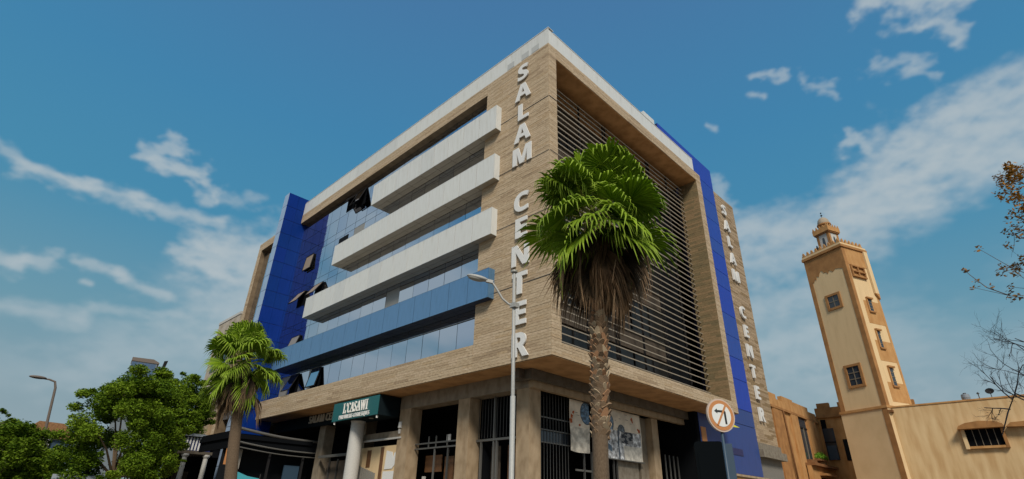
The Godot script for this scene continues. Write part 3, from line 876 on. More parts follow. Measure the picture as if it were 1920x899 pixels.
# ------------------------------------------------------------------ signs and street furniture
func build_signs() -> void:
	var ys := []
	for i in 12:
		if i != 5:
			ys.append(23.33 - i * 1.41)
	letters_sign("tall white letters SALAM CENTER down the corner pier facing the palm", -0.085, -1.78, ys, 1.0, 0.07, true)
	ys = []
	for i in 12:
		if i != 5:
			ys.append(25.25 - i * 1.55)
	letters_sign("smaller white letters SALAM CENTER on the stone wing beside the blue wall", 25.0, -1.48, ys, 0.92, 0.14, false)
	# stain left by a fallen letter
	var t := thing("shop_sign", "teal box sign of a perfume shop with raised chrome letters", "sign", Vector3(0.02, 6.03, -14.6))
	bx(t, "case", Vector3(0.03, 0.0, -2.4), Vector3(1.36, 1.02, 2.4), M.teal_dark)
	bx(t, "front_panel", Vector3(0.0, 0.0, -2.4), Vector3(0.03, 1.02, 2.4), M.teal)
	var lb := Basis(Vector3.UP, -PI / 2)
	put(t, "lettering", text_mesh("L'CASAWI", 0.52, 0.05, "Droid Serif", 400), M.chrome, Transform3D(lb * Basis.from_scale(Vector3(0.74, 1.05, 1)), Vector3(-0.04, 0.62, 0.1)))
	put(t, "lettering", text_mesh("PARFUMERIE-COSMETIQUES", 0.21, 0.03), M.letter, Transform3D(lb * Basis.from_scale(Vector3(0.82, 1, 1)), Vector3(-0.016, 0.17, 0.0)))
	for q in [-2.2, 2.25]:
		put(t, "spot_lamp", lathe([[0.0, -0.16], [0.05, -0.16], [0.06, -0.04], [0.02, 0.0]], 10), M.chrome, Transform3D(Basis(), Vector3(0.1, 0.0, q)))
	for q in [-1.0, 0.9]:
		put(t, "downlight", lathe([[0.0, -0.02], [0.13, -0.02], [0.14, 0.0]], 14), M.pane_grey, Transform3D(Basis(), Vector3(0.6, 0.0, q)))
	var e := thing("entrance_sign", "dull bronze letters SALAM CENTER on the dark fascia under the beam", "sign", Vector3(1.47, 6.62, -22.9))
	var tm := text_mesh("SALAM CENTER", 0.46, 0.08)
	tm.horizontal_alignment = HORIZONTAL_ALIGNMENT_LEFT
	put(e, "lettering", tm, M.fascia_letter, Transform3D(lb, Vector3(0, 0.2, 0)))
	var wl := thing("wall_lamp", "small white wall lamp under the right end of the teal sign", "lamp", Vector3(1.36, 5.35, -11.9))
	put(wl, "shade", lathe([[0.0, 0.42], [0.09, 0.42], [0.12, 0.12], [0.1, 0.1], [0.0, 0.1]], 14), M.letter)
	put(wl, "bulb_cover", lathe([[0.0, -0.22], [0.07, -0.18], [0.09, 0.0], [0.05, 0.06]], 14), M.plaster_white)
	# posters behind the palm trunk
	poster("torn_poster", "pale printed poster with orange flowers left of the palm trunk", Vector3(4.42, 4.12, -2.76), 1.55, 2.29, 21)
	poster("printed_banner", "wide printed banner with blue circle and photos hung right of the palm trunk", Vector3(6.3, 4.06, -2.76), 4.25, 2.36, 44)
	# street lamp near the corner
	var sl := thing("street_lamp", "white street lamp with curved arm in front of the tall letters", "street lamp", Vector3(-8.17, 0, 5.87))
	put(sl, "pole", tube([Vector3(0, 0, 0), Vector3(-0.01, 3.6, -0.01)], 0.052, 0.052, 14), M.pole)
	put(sl, "pole", tube([Vector3(-0.01, 3.6, -0.01), Vector3(-0.03, 6.3, -0.03)], 0.04, 0.035, 14), M.pole)
	put(sl, "sleeve", tube([Vector3(0, 0, 0), Vector3(-0.01, 3.62, -0.01)], 0.058, 0.056, 14), M.pole).scale = Vector3(1, 0.35, 1)
	put(sl, "cap", lathe([[0.05, 0.0], [0.075, 0.02], [0.075, 0.06], [0.0, 0.1]], 12), M.lamp_lens, Transform3D(Basis(), Vector3(-0.03, 6.3, -0.03)))
	var dir := Vector3(-0.53, 0, -0.5).normalized()
	var arm := []
	for q in [[0.0, 5.53], [0.12, 5.56], [0.26, 5.68], [0.38, 5.88], [0.48, 6.03], [0.56, 6.09]]:
		arm.append(dir * float(q[0]) + Vector3(-0.02, q[1], -0.02))
	put(sl, "arm", tube(arm, 0.024, 0.024, 10), M.pole)
	bx(sl, "clamp", Vector3(-0.09, 5.48, -0.09), Vector3(0.06, 5.58, 0.06), M.pole)
	var head := knot(sl, "lamp_head", dir * 0.54 + Vector3(-0.02, 6.07, -0.02))
	head.basis = Basis(Vector3.UP, atan2(dir.x, dir.z)) * Basis(Vector3.RIGHT, -0.22)
	var sm := SphereMesh.new()
	sm.radius = 0.5
	sm.height = 1.0
	put(head, "housing", sm, M.pole, Transform3D(Basis.from_scale(Vector3(0.2, 0.12, 0.5)), Vector3(0, 0.02, 0.3)))
	put(head, "lens", sm, M.lamp_lens, Transform3D(Basis.from_scale(Vector3(0.165, 0.1, 0.36)), Vector3(0, -0.012, 0.33)))
	bx(head, "neck", Vector3(-0.035, -0.03, -0.06), Vector3(0.035, 0.04, 0.1), M.pole)
	# far street lamp
	var fl := thing("street_lamp", "thin far street lamp standing over the trees on the left", "street lamp", Vector3(-10.1, 0, -36.1))
	put(fl, "pole", tube([Vector3(0, 0, 0), Vector3(-0.75, 6.0, 0), Vector3(-1.1, 8.6, 0.0), Vector3(-1.25, 9.0, 0), Vector3(-1.6, 9.1, 0), Vector3(-1.9, 9.1, 0)], 0.1, 0.05, 8), M.tower_brown)
	put(fl, "lamp_head", sm, M.tower_brown, Transform3D(Basis.from_scale(Vector3(1.0, 0.22, 0.4)), Vector3(-2.25, 9.14, 0)))
	# no left turn sign
	var ns := thing("traffic_sign", "round no left turn sign with orange rim on a thin grey post", "traffic sign", Vector3(-5.04, 0, 8.72), -0.49)
	put(ns, "post", tube([Vector3(0.0, 0, -0.06), Vector3(0, 3.3, -0.06)], 0.03, 0.03, 10), M.cabinet_side)
	var disc := func(r, z0, z1): return lathe([[0.0, z0], [r, z0], [r, z1], [0.0, z1]], 40)
	var flat := Transform3D(Basis(Vector3.RIGHT, PI / 2), Vector3(0, 3.37, 0))
	put(ns, "back_plate", (disc as Callable).call(0.325, -0.045, 0.0), M.sign_rim, flat)
	put(ns, "orange_rim", (disc as Callable).call(0.295, 0.0, 0.006), M.sign_orange, flat)
	put(ns, "white_face", (disc as Callable).call(0.225, 0.006, 0.011), M.sign_white, flat)
	put(ns, "arrow", extrude(PackedVector2Array([Vector2(-0.165, 0.075), Vector2(-0.095, 0.125), Vector2(-0.095, 0.095), Vector2(0.085, 0.095), Vector2(0.105, 0.07), Vector2(0.11, -0.17), Vector2(0.065, -0.17), Vector2(0.06, 0.055), Vector2(-0.095, 0.055), Vector2(-0.095, 0.03)]), 0.004), M.sign_black, Transform3D(Basis(), Vector3(0, 3.37, 0.012)))
	var bar := bx(ns, "bar", Vector3(-0.02, -0.235, 0.012), Vector3(0.02, 0.235, 0.0185), M.sign_orange)
	bar.transform = Transform3D(Basis(Vector3.BACK, -0.55) * Basis.from_scale(Vector3(0.04, 0.47, 0.0065)), Vector3(0, 3.37, 0.0155))
	put(ns, "yellow_plate", extrude(PackedVector2Array([Vector2(-0.2, -0.05), Vector2(0.46, -0.07), Vector2(0.2, 0.02), Vector2(-0.2, 0.06)]), 0.01), M.yellow, Transform3D(Basis(), Vector3(0.02, 3.24, -0.1)))
	# dark cabinet at the kerb
	var cb := thing("street_cabinet", "dark rounded kerbside cabinet in front of the blue wall", "cabinet", Vector3(-3.42, 0, 7.6), -1.05)
	var pr := PackedVector2Array([Vector2(-0.32, 0), Vector2(0.32, 0), Vector2(0.32, 2.98)])
	for i in 5:
		var a := i * PI / 8
		pr.append(Vector2(0.24 + 0.08 * cos(a), 3.02 + 0.08 * sin(a)))
	for i in 5:
		var a := PI / 2 + i * PI / 8
		pr.append(Vector2(-0.24 + 0.08 * cos(a), 3.02 + 0.08 * sin(a)))
	put(cb, "body", extrude(pr, 0.3), M.cabinet, Transform3D(Basis(), Vector3(0, 0, -0.3)))
	bx(cb, "door", Vector3(-0.26, 0.3, 0.0), Vector3(0.26, 2.86, 0.012), M.cabinet)
	bx(cb, "side_column", Vector3(0.322, 0.0, -0.28), Vector3(0.52, 3.05, -0.03), M.cabinet_side)

func poster(called: String, label: String, at: Vector3, w: float, h: float, sd: int) -> void:
	var r := RandomNumberGenerator.new()
	r.seed = sd
	var W := int(w * 110)
	var H := int(h * 110)
	var im := Image.create(W, H, false, Image.FORMAT_RGB8)
	var n := FastNoiseLite.new()
	n.seed = sd
	n.frequency = 0.011
	var circles := []
	if w > 2.0:
		circles = [[0.29, 0.30, 0.20, Color(0.50, 0.60, 0.70)], [0.56, 0.42, 0.13, Color(0.45, 0.50, 0.55)]]
	else:
		circles = [[0.85, 0.22, 0.22, Color(0.42, 0.55, 0.68)]]
	for y in H:
		for x in W:
			var c := Color(0.90, 0.86, 0.80) * (0.93 + 0.14 * n.get_noise_2d(x, y))
			for k in circles:
				var d := Vector2(x - k[0] * W, y - k[1] * H).length() / H
				if d < k[2]:
					c = k[3] * (0.85 + 0.5 * n.get_noise_2d(x * 3.0, y * 5.0))
				if absf(d - k[2]) < 0.008:
					c = Color(0.2, 0.25, 0.3)
			if w > 2.0 and y > H * 0.42 and x < W * 0.98:
				var q := n.get_noise_2d(x * 2.2 + 300.0, y * 2.6)
				c = Color(0.80, 0.81, 0.83) * (0.92 + 0.7 * q)
				if x > W * 0.56 and x < W * 0.80 and y < H * 0.66:
					c = Color(0.17, 0.20, 0.25) if n.get_noise_2d(x * 1.5, y * 4.0) < 0.05 else Color(0.55, 0.56, 0.57)
				if x > W * 0.60 and y > H * 0.70:
					c = Color(0.86, 0.84, 0.80) * (0.95 + 0.2 * q)
				if x < W * 0.34 and absf(y - H * 0.60 - x * 0.35) < H * 0.06:
					c = Color(0.34, 0.42, 0.50)
				if Vector2(x - W * 0.17, (y - H * 0.56)).length() < H * 0.10 and q > -0.12:
					c = Color(0.36, 0.15, 0.06)
				if absf(x - W * 0.50) < W * 0.012:
					c = Color(0.22, 0.28, 0.36)
			elif w < 2.0 and y > H * 0.52:
				c = Color(0.85, 0.82, 0.77) * (0.92 + 0.3 * n.get_noise_2d(x * 1.5, y * 2.0))
			im.set_pixel(x, y, c)
	# blots of orange print and grey lines too small to read
	var blots := [[0.12, 0.33, 0.05], [0.2, 0.24, 0.04], [0.08, 0.42, 0.06], [0.5, 0.47, 0.03]] if w < 2.0 else [[0.80, 0.13, 0.045], [0.81, 0.18, 0.035], [0.95, 0.36, 0.05], [0.92, 0.33, 0.03], [0.24, 0.03, 0.03]]
	for k in blots:
		for y in range(int((k[1] - k[2]) * H), int((k[1] + k[2]) * H)):
			for x in range(int(k[0] * W - k[2] * H), int(k[0] * W + k[2] * H)):
				if Vector2(x - k[0] * W, y - k[1] * H).length() < k[2] * H * (0.8 + 0.6 * n.get_noise_2d(x * 6.0, y * 6.0)):
					im.set_pixel(clampi(x, 0, W - 1), clampi(y, 0, H - 1), Color(0.62, 0.28, 0.08))
	for i in 9:
		var x := int((0.25 + 0.45 * r.randf()) * W) if w < 2.0 else int((0.42 + 0.42 * r.randf()) * W)
		var y := int((0.05 + 0.33 * r.randf()) * H)
		im.fill_rect(Rect2i(x, y, int(r.randf_range(12, 34)), 2), Color(0.32, 0.32, 0.33))
	var m := StandardMaterial3D.new()
	m.albedo_texture = ImageTexture.create_from_image(im)
	m.roughness = 0.8
	m.texture_repeat = false
	# sagging cloth, slightly waved
	var st := st_new()
	var nx := 14
	var ny := 8
	var pt := func(i, j) -> Vector3:
		var u: float = float(i) / nx
		var v: float = float(j) / ny
		return Vector3(u * w, v * h - 0.05 * sin(u * PI) * (1.0 - v), 0.03 * sin(u * 9.0 + sd) * (1.1 - v) + 0.02 * sin(v * 7.0 + u * 4.0))
	for i in nx:
		for j in ny:
			var q := [[i, j], [i, j + 1], [i + 1, j + 1], [i, j], [i + 1, j + 1], [i + 1, j]]
			for c in q:
				st.set_uv(Vector2(float(c[0]) / nx, 1.0 - float(c[1]) / ny))
				st.add_vertex((pt as Callable).call(c[0], c[1]))
	st.generate_normals()
	var t := thing(called, label, "poster", at + Vector3(0, 0, 0.06))
	put(t, "sheet", st.commit(), m)
	bx(t, "batten", Vector3(-0.02, h - 0.02, -0.05), Vector3(w + 0.02, h + 0.03, 0.0), M.steel)
	if w > 2.0:
		bx(t, "lower_batten", Vector3(0.4, -0.07, -0.05), Vector3(w + 0.1, -0.02, 0.03), M.rail)

# ------------------------------------------------------------------ minaret and its neighbours
func face_window(p: Node, z0: float, z1: float, y0: float, y1: float, bars_z: int, bars_y: int) -> void:
	var g := knot(p, "window")
	bx(g, "frame", Vector3(-0.1, y1 - 0.22, z0), Vector3(0.05, y1, z1), M.ochre)
	bx(g, "frame", Vector3(-0.1, y0, z0), Vector3(0.05, y0 + 0.22, z1), M.ochre)
	bx(g, "frame", Vector3(-0.1, y0 + 0.22, z0), Vector3(0.05, y1 - 0.22, z0 + 0.25), M.ochre)
	bx(g, "frame", Vector3(-0.1, y0 + 0.22, z1 - 0.25), Vector3(0.05, y1 - 0.22, z1), M.ochre)
	bx(g, "pane", Vector3(-0.012, y0 + 0.22, z0 + 0.25), Vector3(0.03, y1 - 0.22, z1 - 0.25), M.slate_glass)
	for i in bars_z:
		var z := lerpf(z0 + 0.25, z1 - 0.25, (i + 1.0) / (bars_z + 1.0))
		bx(g, "glazing_bar", Vector3(-0.05, y0 + 0.22, z - 0.04), Vector3(-0.012, y1 - 0.22, z + 0.04), M.window_frame)
	for i in bars_y:
		var y := lerpf(y0 + 0.22, y1 - 0.22, (i + 1.0) / (bars_y + 1.0))
		bx(g, "glazing_bar", Vector3(-0.045, y - 0.04, z0 + 0.25), Vector3(-0.014, y + 0.04, z1 - 0.25), M.window_frame)

func build_minaret() -> void:
	var t := thing("minaret", "square cream minaret with ochre corners and a small domed lantern on top", "minaret", Vector3(43.04, 0, 3.08), deg_to_rad(-22))
	var w := 4.45
	var d := 3.7
	bx(t, "shaft", Vector3(0.0, 10.95, -w), Vector3(d, 27.0, 0.0), M.cream)
	bx(t, "base", Vector3(-0.12, 0.0, -w - 0.05), Vector3(d + 0.1, 10.75, 0.06), M.cream_pale)
	bx(t, "ledge", Vector3(-0.2, 10.75, -w - 0.12), Vector3(d + 0.15, 10.97, 0.12), M.ochre_light)
	# corner strips
	for q in [[-0.42, 0.03], [-w - 0.03, -w + 0.42]]:
		bx(t, "corner_strip", Vector3(-0.03, 10.97, q[0]), Vector3(0.0, 27.0, q[1]), M.ochre)
	bx(t, "corner_strip", Vector3(-0.15, 0.0, -0.42), Vector3(-0.12, 10.75, 0.09), M.ochre)
	bx(t, "corner_strip", Vector3(0.0, 10.97, 0.0), Vector3(0.42, 27.0, 0.03), M.ochre)
	bx(t, "corner_strip", Vector3(d - 0.3, 10.97, 0.0), Vector3(d, 27.0, 0.03), M.ochre_light)
	# ochre head band with a stepped lower edge
	var poly := PackedVector2Array([Vector2(-w + 0.42, 27.0), Vector2(-w + 0.42, 24.3)])
	for q in [[-3.85, 24.35], [-3.7, 24.65], [-3.55, 24.5], [-3.4, 24.95], [-3.2, 24.75], [-3.0, 25.15], [-2.75, 25.35], [-2.5, 24.95], [-2.3, 25.0], [-2.1, 24.72], [-1.9, 25.02], [-1.7, 24.9], [-1.5, 24.72], [-1.2, 24.95], [-0.8, 24.85], [-0.42, 24.7]]:
		poly.append(Vector2(q[0], q[1]))
	poly.append(Vector2(-0.42, 27.0))
	put(t, "head_band", extrude(poly, 0.032), M.ochre, Transform3D(Basis(Vector3.UP, -PI / 2), Vector3(0.0, 0, 0)))
	bx(t, "head_band", Vector3(0.42, 25.1, 0.0), Vector3(d - 0.3, 27.0, 0.032), M.ochre_light)
	bx(t, "cornice", Vector3(-0.16, 27.0, -w - 0.16), Vector3(d + 0.16, 27.28, 0.16), M.ochre)
	bx(t, "roof_terrace", Vector3(-0.1, 27.28, -w - 0.1), Vector3(d + 0.1, 27.5, 0.1), M.cream)
	var merlon := extrude(PackedVector2Array([Vector2(-0.2, 0), Vector2(0.2, 0), Vector2(0.2, 0.16), Vector2(0.12, 0.16), Vector2(0.12, 0.32), Vector2(0.0, 0.52), Vector2(-0.12, 0.32), Vector2(-0.12, 0.16), Vector2(-0.2, 0.16)]), 0.14)
	for i in 9:
		put(t, "merlon", merlon, M.ochre_light, Transform3D(Basis(Vector3.UP, -PI / 2), Vector3(0.06, 27.5, -w + 0.15 + i * 0.52)))
	for i in 6:
		put(t, "merlon", merlon, M.ochre_light, Transform3D(Basis(), Vector3(0.45 + i * 0.55, 27.5, -0.06)))
	face_window(t, -3.1, -1.4, 20.85, 22.5, 1, 1)
	face_window(t, -3.05, -1.3, 12.95, 15.15, 1, 2)
	# openings of the right hand face
	var niche := knot(t, "arcade")
	bx(niche, "back_panel", Vector3(0.62, 23.7, 0.0), Vector3(2.5, 25.05, 0.02), M.ochre_light)
	for q in [24.95, 24.35, 23.8]:
		bx(niche, "shelf", Vector3(0.55, q - 0.07, 0.02), Vector3(2.55, q + 0.07, 0.22), M.ochre)
	for q in [0.58, 1.5, 2.45]:
		bx(niche, "pier", Vector3(q - 0.07, 23.7, 0.02), Vector3(q + 0.07, 25.05, 0.2), M.ochre)
	for q in [[1.65, 2.3, 20.2, 21.5], [1.6, 2.15, 16.5, 18.2], [1.8, 2.45, 12.9, 14.6]]:
		var g := knot(t, "side_window")
		bx(g, "pane", Vector3(q[0], q[2], 0.0), Vector3(q[1], q[3], 0.015), M.slate_glass)
		bx(g, "hood", Vector3(q[0] - 0.12, q[3], 0.0), Vector3(q[1] + 0.12, q[3] + 0.16, 0.22), M.ochre)
		bx(g, "sill", Vector3(q[0] - 0.1, q[2] - 0.14, 0.0), Vector3(q[1] + 0.1, q[2], 0.16), M.ochre)
		bx(g, "jamb", Vector3(q[0] - 0.12, q[2], 0.0), Vector3(q[0], q[3], 0.13), M.ochre_light)
		for i in 3:
			bx(g, "bar", Vector3(q[0], lerpf(q[2], q[3], (i + 1) / 4.0) - 0.03, 0.015), Vector3(q[1], lerpf(q[2], q[3], (i + 1) / 4.0) + 0.03, 0.05), M.window_frame)
	for q in [[18.9, 21.3], [15.2, 17.2], [11.4, 13.2]]:
		bx(t, "patch", Vector3(1.1, q[0], 0.0), Vector3(d - 0.3, q[1], 0.012), M.ochre_light)
	bx(t, "corner_bay", Vector3(d - 0.55, 22.3, 0.032), Vector3(d - 0.02, 27.0, 0.22), M.cream)
	put(t, "corner_bay", extrude(PackedVector2Array([Vector2(0, 0), Vector2(0.53, 0), Vector2(0.5, -0.6)]), 0.19), M.ochre_light, Transform3D(Basis(), Vector3(d - 0.55, 22.3, 0.035)))
	# lantern
	var l := knot(t, "lantern", Vector3(1.8, 27.5, -w * 0.5 - 0.05))
	l.scale = Vector3(0.86, 0.97, 0.86)
	bx(l, "tower_wall", Vector3(-0.85, 0.0, -0.85), Vector3(0.85, 2.3, 0.85), M.plaster_white)
	for q in [[-0.88, -0.55], [0.55, 0.88]]:
		for p in [[-0.88, -0.55], [0.55, 0.88]]:
			bx(l, "corner_strip", Vector3(q[0], 0.0, p[0]), Vector3(q[1], 2.3, p[1]), M.ochre)
	for f in [["x", -0.86], ["z", 0.86]]:
		var pane := extrude(PackedVector2Array([Vector2(-0.16, 0.3), Vector2(0.16, 0.3), Vector2(0.16, 1.6), Vector2(0.1, 1.8), Vector2(0.0, 1.9), Vector2(-0.1, 1.8), Vector2(-0.16, 1.6)]), 0.02)
		put(l, "slit_window", pane, M.slate_glass, Transform3D(Basis(Vector3.UP, -PI / 2), Vector3(-0.852, 0, 0)) if f[0] == "x" else Transform3D(Basis(), Vector3(0, 0, 0.852)))
	bx(l, "cornice", Vector3(-1.02, 2.3, -1.02), Vector3(1.02, 2.45, 1.02), M.ochre_dark)
	bx(l, "cornice", Vector3(-1.1, 2.45, -1.1), Vector3(1.1, 3.0, 1.1), M.ochre_light)
	for i in 5:
		put(l, "merlon", merlon, M.ochre_light, Transform3D(Basis(Vector3.UP, -PI / 2).scaled(Vector3.ONE * 0.62), Vector3(-1.02, 3.0, -0.92 + i * 0.46)))
		put(l, "merlon", merlon, M.ochre_light, Transform3D(Basis().scaled(Vector3.ONE * 0.62), Vector3(-0.92 + i * 0.46, 3.0, 1.02)))
	put(l, "drum", lathe([[0.66, 3.0], [0.66, 3.55], [0.82, 3.58], [0.82, 3.72], [0.7, 3.75]], 24), M.ochre)
	put(l, "dome", lathe([[0.72, 3.72], [0.7, 4.0], [0.6, 4.3], [0.42, 4.52], [0.2, 4.64], [0.0, 4.68]], 24), M.dome)
	put(l, "finial", lathe([[0.03, 4.6], [0.03, 4.85], [0.14, 4.95], [0.03, 5.05], [0.02, 5.2], [0.1, 5.28], [0.0, 5.4]], 10), M.post)
	put(t, "roof_urn", lathe([[0.1, 0.0], [0.34, 0.2], [0.36, 0.4], [0.1, 0.62], [0.05, 0.85], [0.0, 0.9]], 14), M.post, Transform3D(Basis(), Vector3(0.35, 27.5, -2.75)))

	# long wall at the foot of the minaret
	var wl := thing("mosque_wall", "long stained cream wall with a hooded window right of the minaret", "building", Vector3(43.35, 0, 3.2))
	bx(wl, "wall", Vector3(0, 0, -0.3), Vector3(8.0, 10.75, 26.0), M.wall_streak)
	bx(wl, "coping", Vector3(-0.06, 10.75, -0.2), Vector3(0.5, 10.87, 26.0), M.ochre_light)
	bx(wl, "water_spout", Vector3(-0.5, 10.35, -0.1), Vector3(0.0, 10.55, 0.25), M.ochre_dark)
	var hw := knot(wl, "hooded_window")
	bx(hw, "pane", Vector3(-0.02, 7.2, 4.75), Vector3(0.03, 8.5, 7.05), M.black)
	for i in 4:
		bx(hw, "bar", Vector3(-0.06, 7.2, 5.2 + i * 0.46), Vector3(-0.02, 8.5, 5.25 + i * 0.46), M.window_frame)
	bx(hw, "jamb", Vector3(-0.28, 7.0, 4.5), Vector3(0.0, 8.55, 4.75), M.cream)
	bx(hw, "jamb", Vector3(-0.28, 7.0, 7.05), Vector3(0.0, 8.55, 7.25), M.ochre)
	bx(hw, "sill", Vector3(-0.25, 7.02, 4.75), Vector3(0.0, 7.2, 7.05), M.ochre_light)
	var arch := PackedVector2Array([Vector2(4.35, 8.5), Vector2(7.4, 8.5), Vector2(7.3, 8.75), Vector2(6.9, 8.95), Vector2(5.9, 9.05), Vector2(5.0, 8.95), Vector2(4.5, 8.75)])
	put(hw, "hood", extrude(arch, 0.75), M.ochre, Transform3D(Basis(Vector3.UP, -PI / 2), Vector3(0, 0, 0)))
	var hw2 := knot(wl, "hooded_window")
	var arch2 := PackedVector2Array([Vector2(7.45, 8.5), Vector2(10.4, 8.35), Vector2(10.3, 8.6), Vector2(9.0, 8.85), Vector2(7.8, 8.8)])
	put(hw2, "hood", extrude(arch2, 0.55), M.ochre, Transform3D(Basis(Vector3.UP, -PI / 2), Vector3(0, 0, 0)))
	# things on its roof edge
	var dish := thing("satellite_dish", "small dark satellite dish on the edge of the mosque wall", "satellite dish", Vector3(43.6, 10.87, 10.45))
	put(dish, "mast", tube([Vector3(0, 0, 0), Vector3(0, 0.5, 0)], 0.03, 0.03, 6), M.steel)
	put(dish, "bowl", lathe([[0.0, 0.0], [0.15, 0.03], [0.27, 0.1], [0.3, 0.15]], 16), M.post, Transform3D(Basis(Vector3.BACK, 1.0), Vector3(0, 0.45, 0)))
	var tank := thing("water_tank", "pale round water tank on the roof behind the mosque wall", "water tank", Vector3(43.9, 10.87, 8.75))
	put(tank, "body", lathe([[0.0, 0.0], [0.28, 0.0], [0.32, 0.25], [0.28, 0.5], [0.1, 0.56], [0.0, 0.58]], 16), M.van)
	put(tank, "lid", lathe([[0.12, 0.56], [0.12, 0.62], [0.0, 0.64]], 12), M.steel)
	var vent := thing("roof_vent", "thin vent pipe between the roof tank and the dish", "vent pipe", Vector3(43.6, 10.87, 9.65))
	put(vent, "pipe", tube([Vector3(0, 0, 0), Vector3(0, 0.45, 0)], 0.04, 0.04, 8), M.steel)
	put(vent, "cowl", lathe([[0.1, 0.4], [0.1, 0.46], [0.0, 0.56]], 10), M.steel)

	# ochre house behind, with a broken parapet
	var h := thing("ochre_house", "weathered ochre house with broken parapet and tall dark windows left of the minaret", "building", Vector3(0, 0, 0))
	bx(h, "wall", Vector3(33.0, 0, -14.0), Vector3(51.4, 11.0, -5.3), M.ochre_light)
	bx(h, "wall", Vector3(51.4, 0, -14.0), Vector3(60.0, 11.6, 4.0), M.ochre_light)
	bx(h, "cornice", Vector3(33.0, 11.0, -14.0), Vector3(51.4, 11.22, -5.1), M.ochre)
	bx(h, "cornice", Vector3(51.2, 11.6, -5.3), Vector3(60.0, 11.8, 4.0), M.ochre)
	bx(h, "parapet", Vector3(33.0, 11.22, -5.75), Vector3(51.2, 12.0, -5.28), M.ochre_light)
	bx(h, "parapet", Vector3(51.35, 11.8, -5.28), Vector3(51.8, 12.65, 4.0), M.ochre)
	for q in [[37.0, 40.0, 12.45], [41.6, 44.6, 12.55], [44.8, 49.0, 12.4]]:
		bx(h, "merlon", Vector3(q[0], 12.0, -5.7), Vector3(q[1], q[2], -5.3), M.ochre_light)
	for q in [[-5.0, -3.75, 13.15], [-2.9, -1.2, 13.1], [-0.6, 1.0, 13.1]]:
		bx(h, "merlon", Vector3(51.38, 12.65, q[0]), Vector3(51.78, q[2], q[1]), M.ochre)
	bx(h, "pilaster", Vector3(42.9, 0, -5.3), Vector3(44.7, 11.0, -5.12), M.ochre_light)
	bx(h, "pilaster", Vector3(47.5, 0, -5.3), Vector3(50.0, 11.0, -5.12), M.ochre_light)
	bx(h, "pilaster", Vector3(38.2, 0, -5.3), Vector3(40.6, 11.0, -5.15), M.ochre)
	put(h, "drain_pipe", tube([Vector3(40.7, 11.0, -5.1), Vector3(40.9, 8.0, -5.1), Vector3(41.2, 3.0, -5.1)], 0.09, 0.09, 8), M.ochre_dark)
	var w1 := knot(h, "window")
	bx(w1, "pane", Vector3(44.9, 6.9, -5.3), Vector3(47.2, 11.0, -5.27), M.slate_glass)
	bx(w1, "frame", Vector3(46.0, 6.9, -5.27), Vector3(46.15, 10.0, -5.2), M.window_frame)
	bx(w1, "frame", Vector3(44.9, 9.9, -5.27), Vector3(47.2, 10.05, -5.21), M.post)
	bx(w1, "sill", Vector3(44.7, 6.6, -5.3), Vector3(47.4, 6.9, -4.7), M.ochre_dark)
	var w2 := knot(h, "window")
	bx(w2, "pane", Vector3(51.36, 7.3, -4.95), Vector3(51.4, 10.5, -3.85), M.slate_glass)
	bx(w2, "pane", Vector3(51.36, 10.5, -4.95), Vector3(51.4, 11.4, -4.45), M.black)
	bx(w2, "frame", Vector3(51.3, 9.0, -4.95), Vector3(51.36, 9.15, -3.85), M.post)
	bx(w2, "shutter", Vector3(51.1, 7.3, -4.75), Vector3(51.34, 8.7, -3.9), M.cabinet_side)
	bx(h, "door", Vector3(51.36, 7.2, -3.2), Vector3(51.4, 9.3, -2.5), M.dark)
	bx(h, "lower_ledge", Vector3(44.0, 6.3, -5.3), Vector3(51.2, 6.55, -4.2), M.ochre_dark)
	bx(h, "lower_wall", Vector3(44.0, 0, -5.0), Vector3(51.3, 6.3, -4.6), M.ochre_light)
	bx(h, "lower_hood", Vector3(46.0, 5.5, -4.6), Vector3(50.0, 5.7, -4.0), M.ochre)
	bx(h, "doorway", Vector3(46.2, 2.5, -4.62), Vector3(48.2, 5.3, -4.57), M.black)
	var pb := thing("window_plant", "bright green plant on the sill of the ochre house", "plant", Vector3(47.6, 6.9, -4.6))
	bx(pb, "planter_box", Vector3(-1.2, 0.0, -0.2), Vector3(1.3, 0.2, 0.2), M.ochre_dark)
	var lf := put(pb, "foliage", leaves([[Vector3(-0.7, 0.45, 0), Vector3(0.6, 0.35, 0.4)], [Vector3(0.1, 0.5, 0), Vector3(0.6, 0.4, 0.4)], [Vector3(0.9, 0.4, 0), Vector3(0.5, 0.3, 0.4)]], 900, 0.1, Color(0.08, 0.2, 0.02), Color(0.2, 0.4, 0.05), 9), M.leaf)
	lf.set_meta("kind", "stuff")

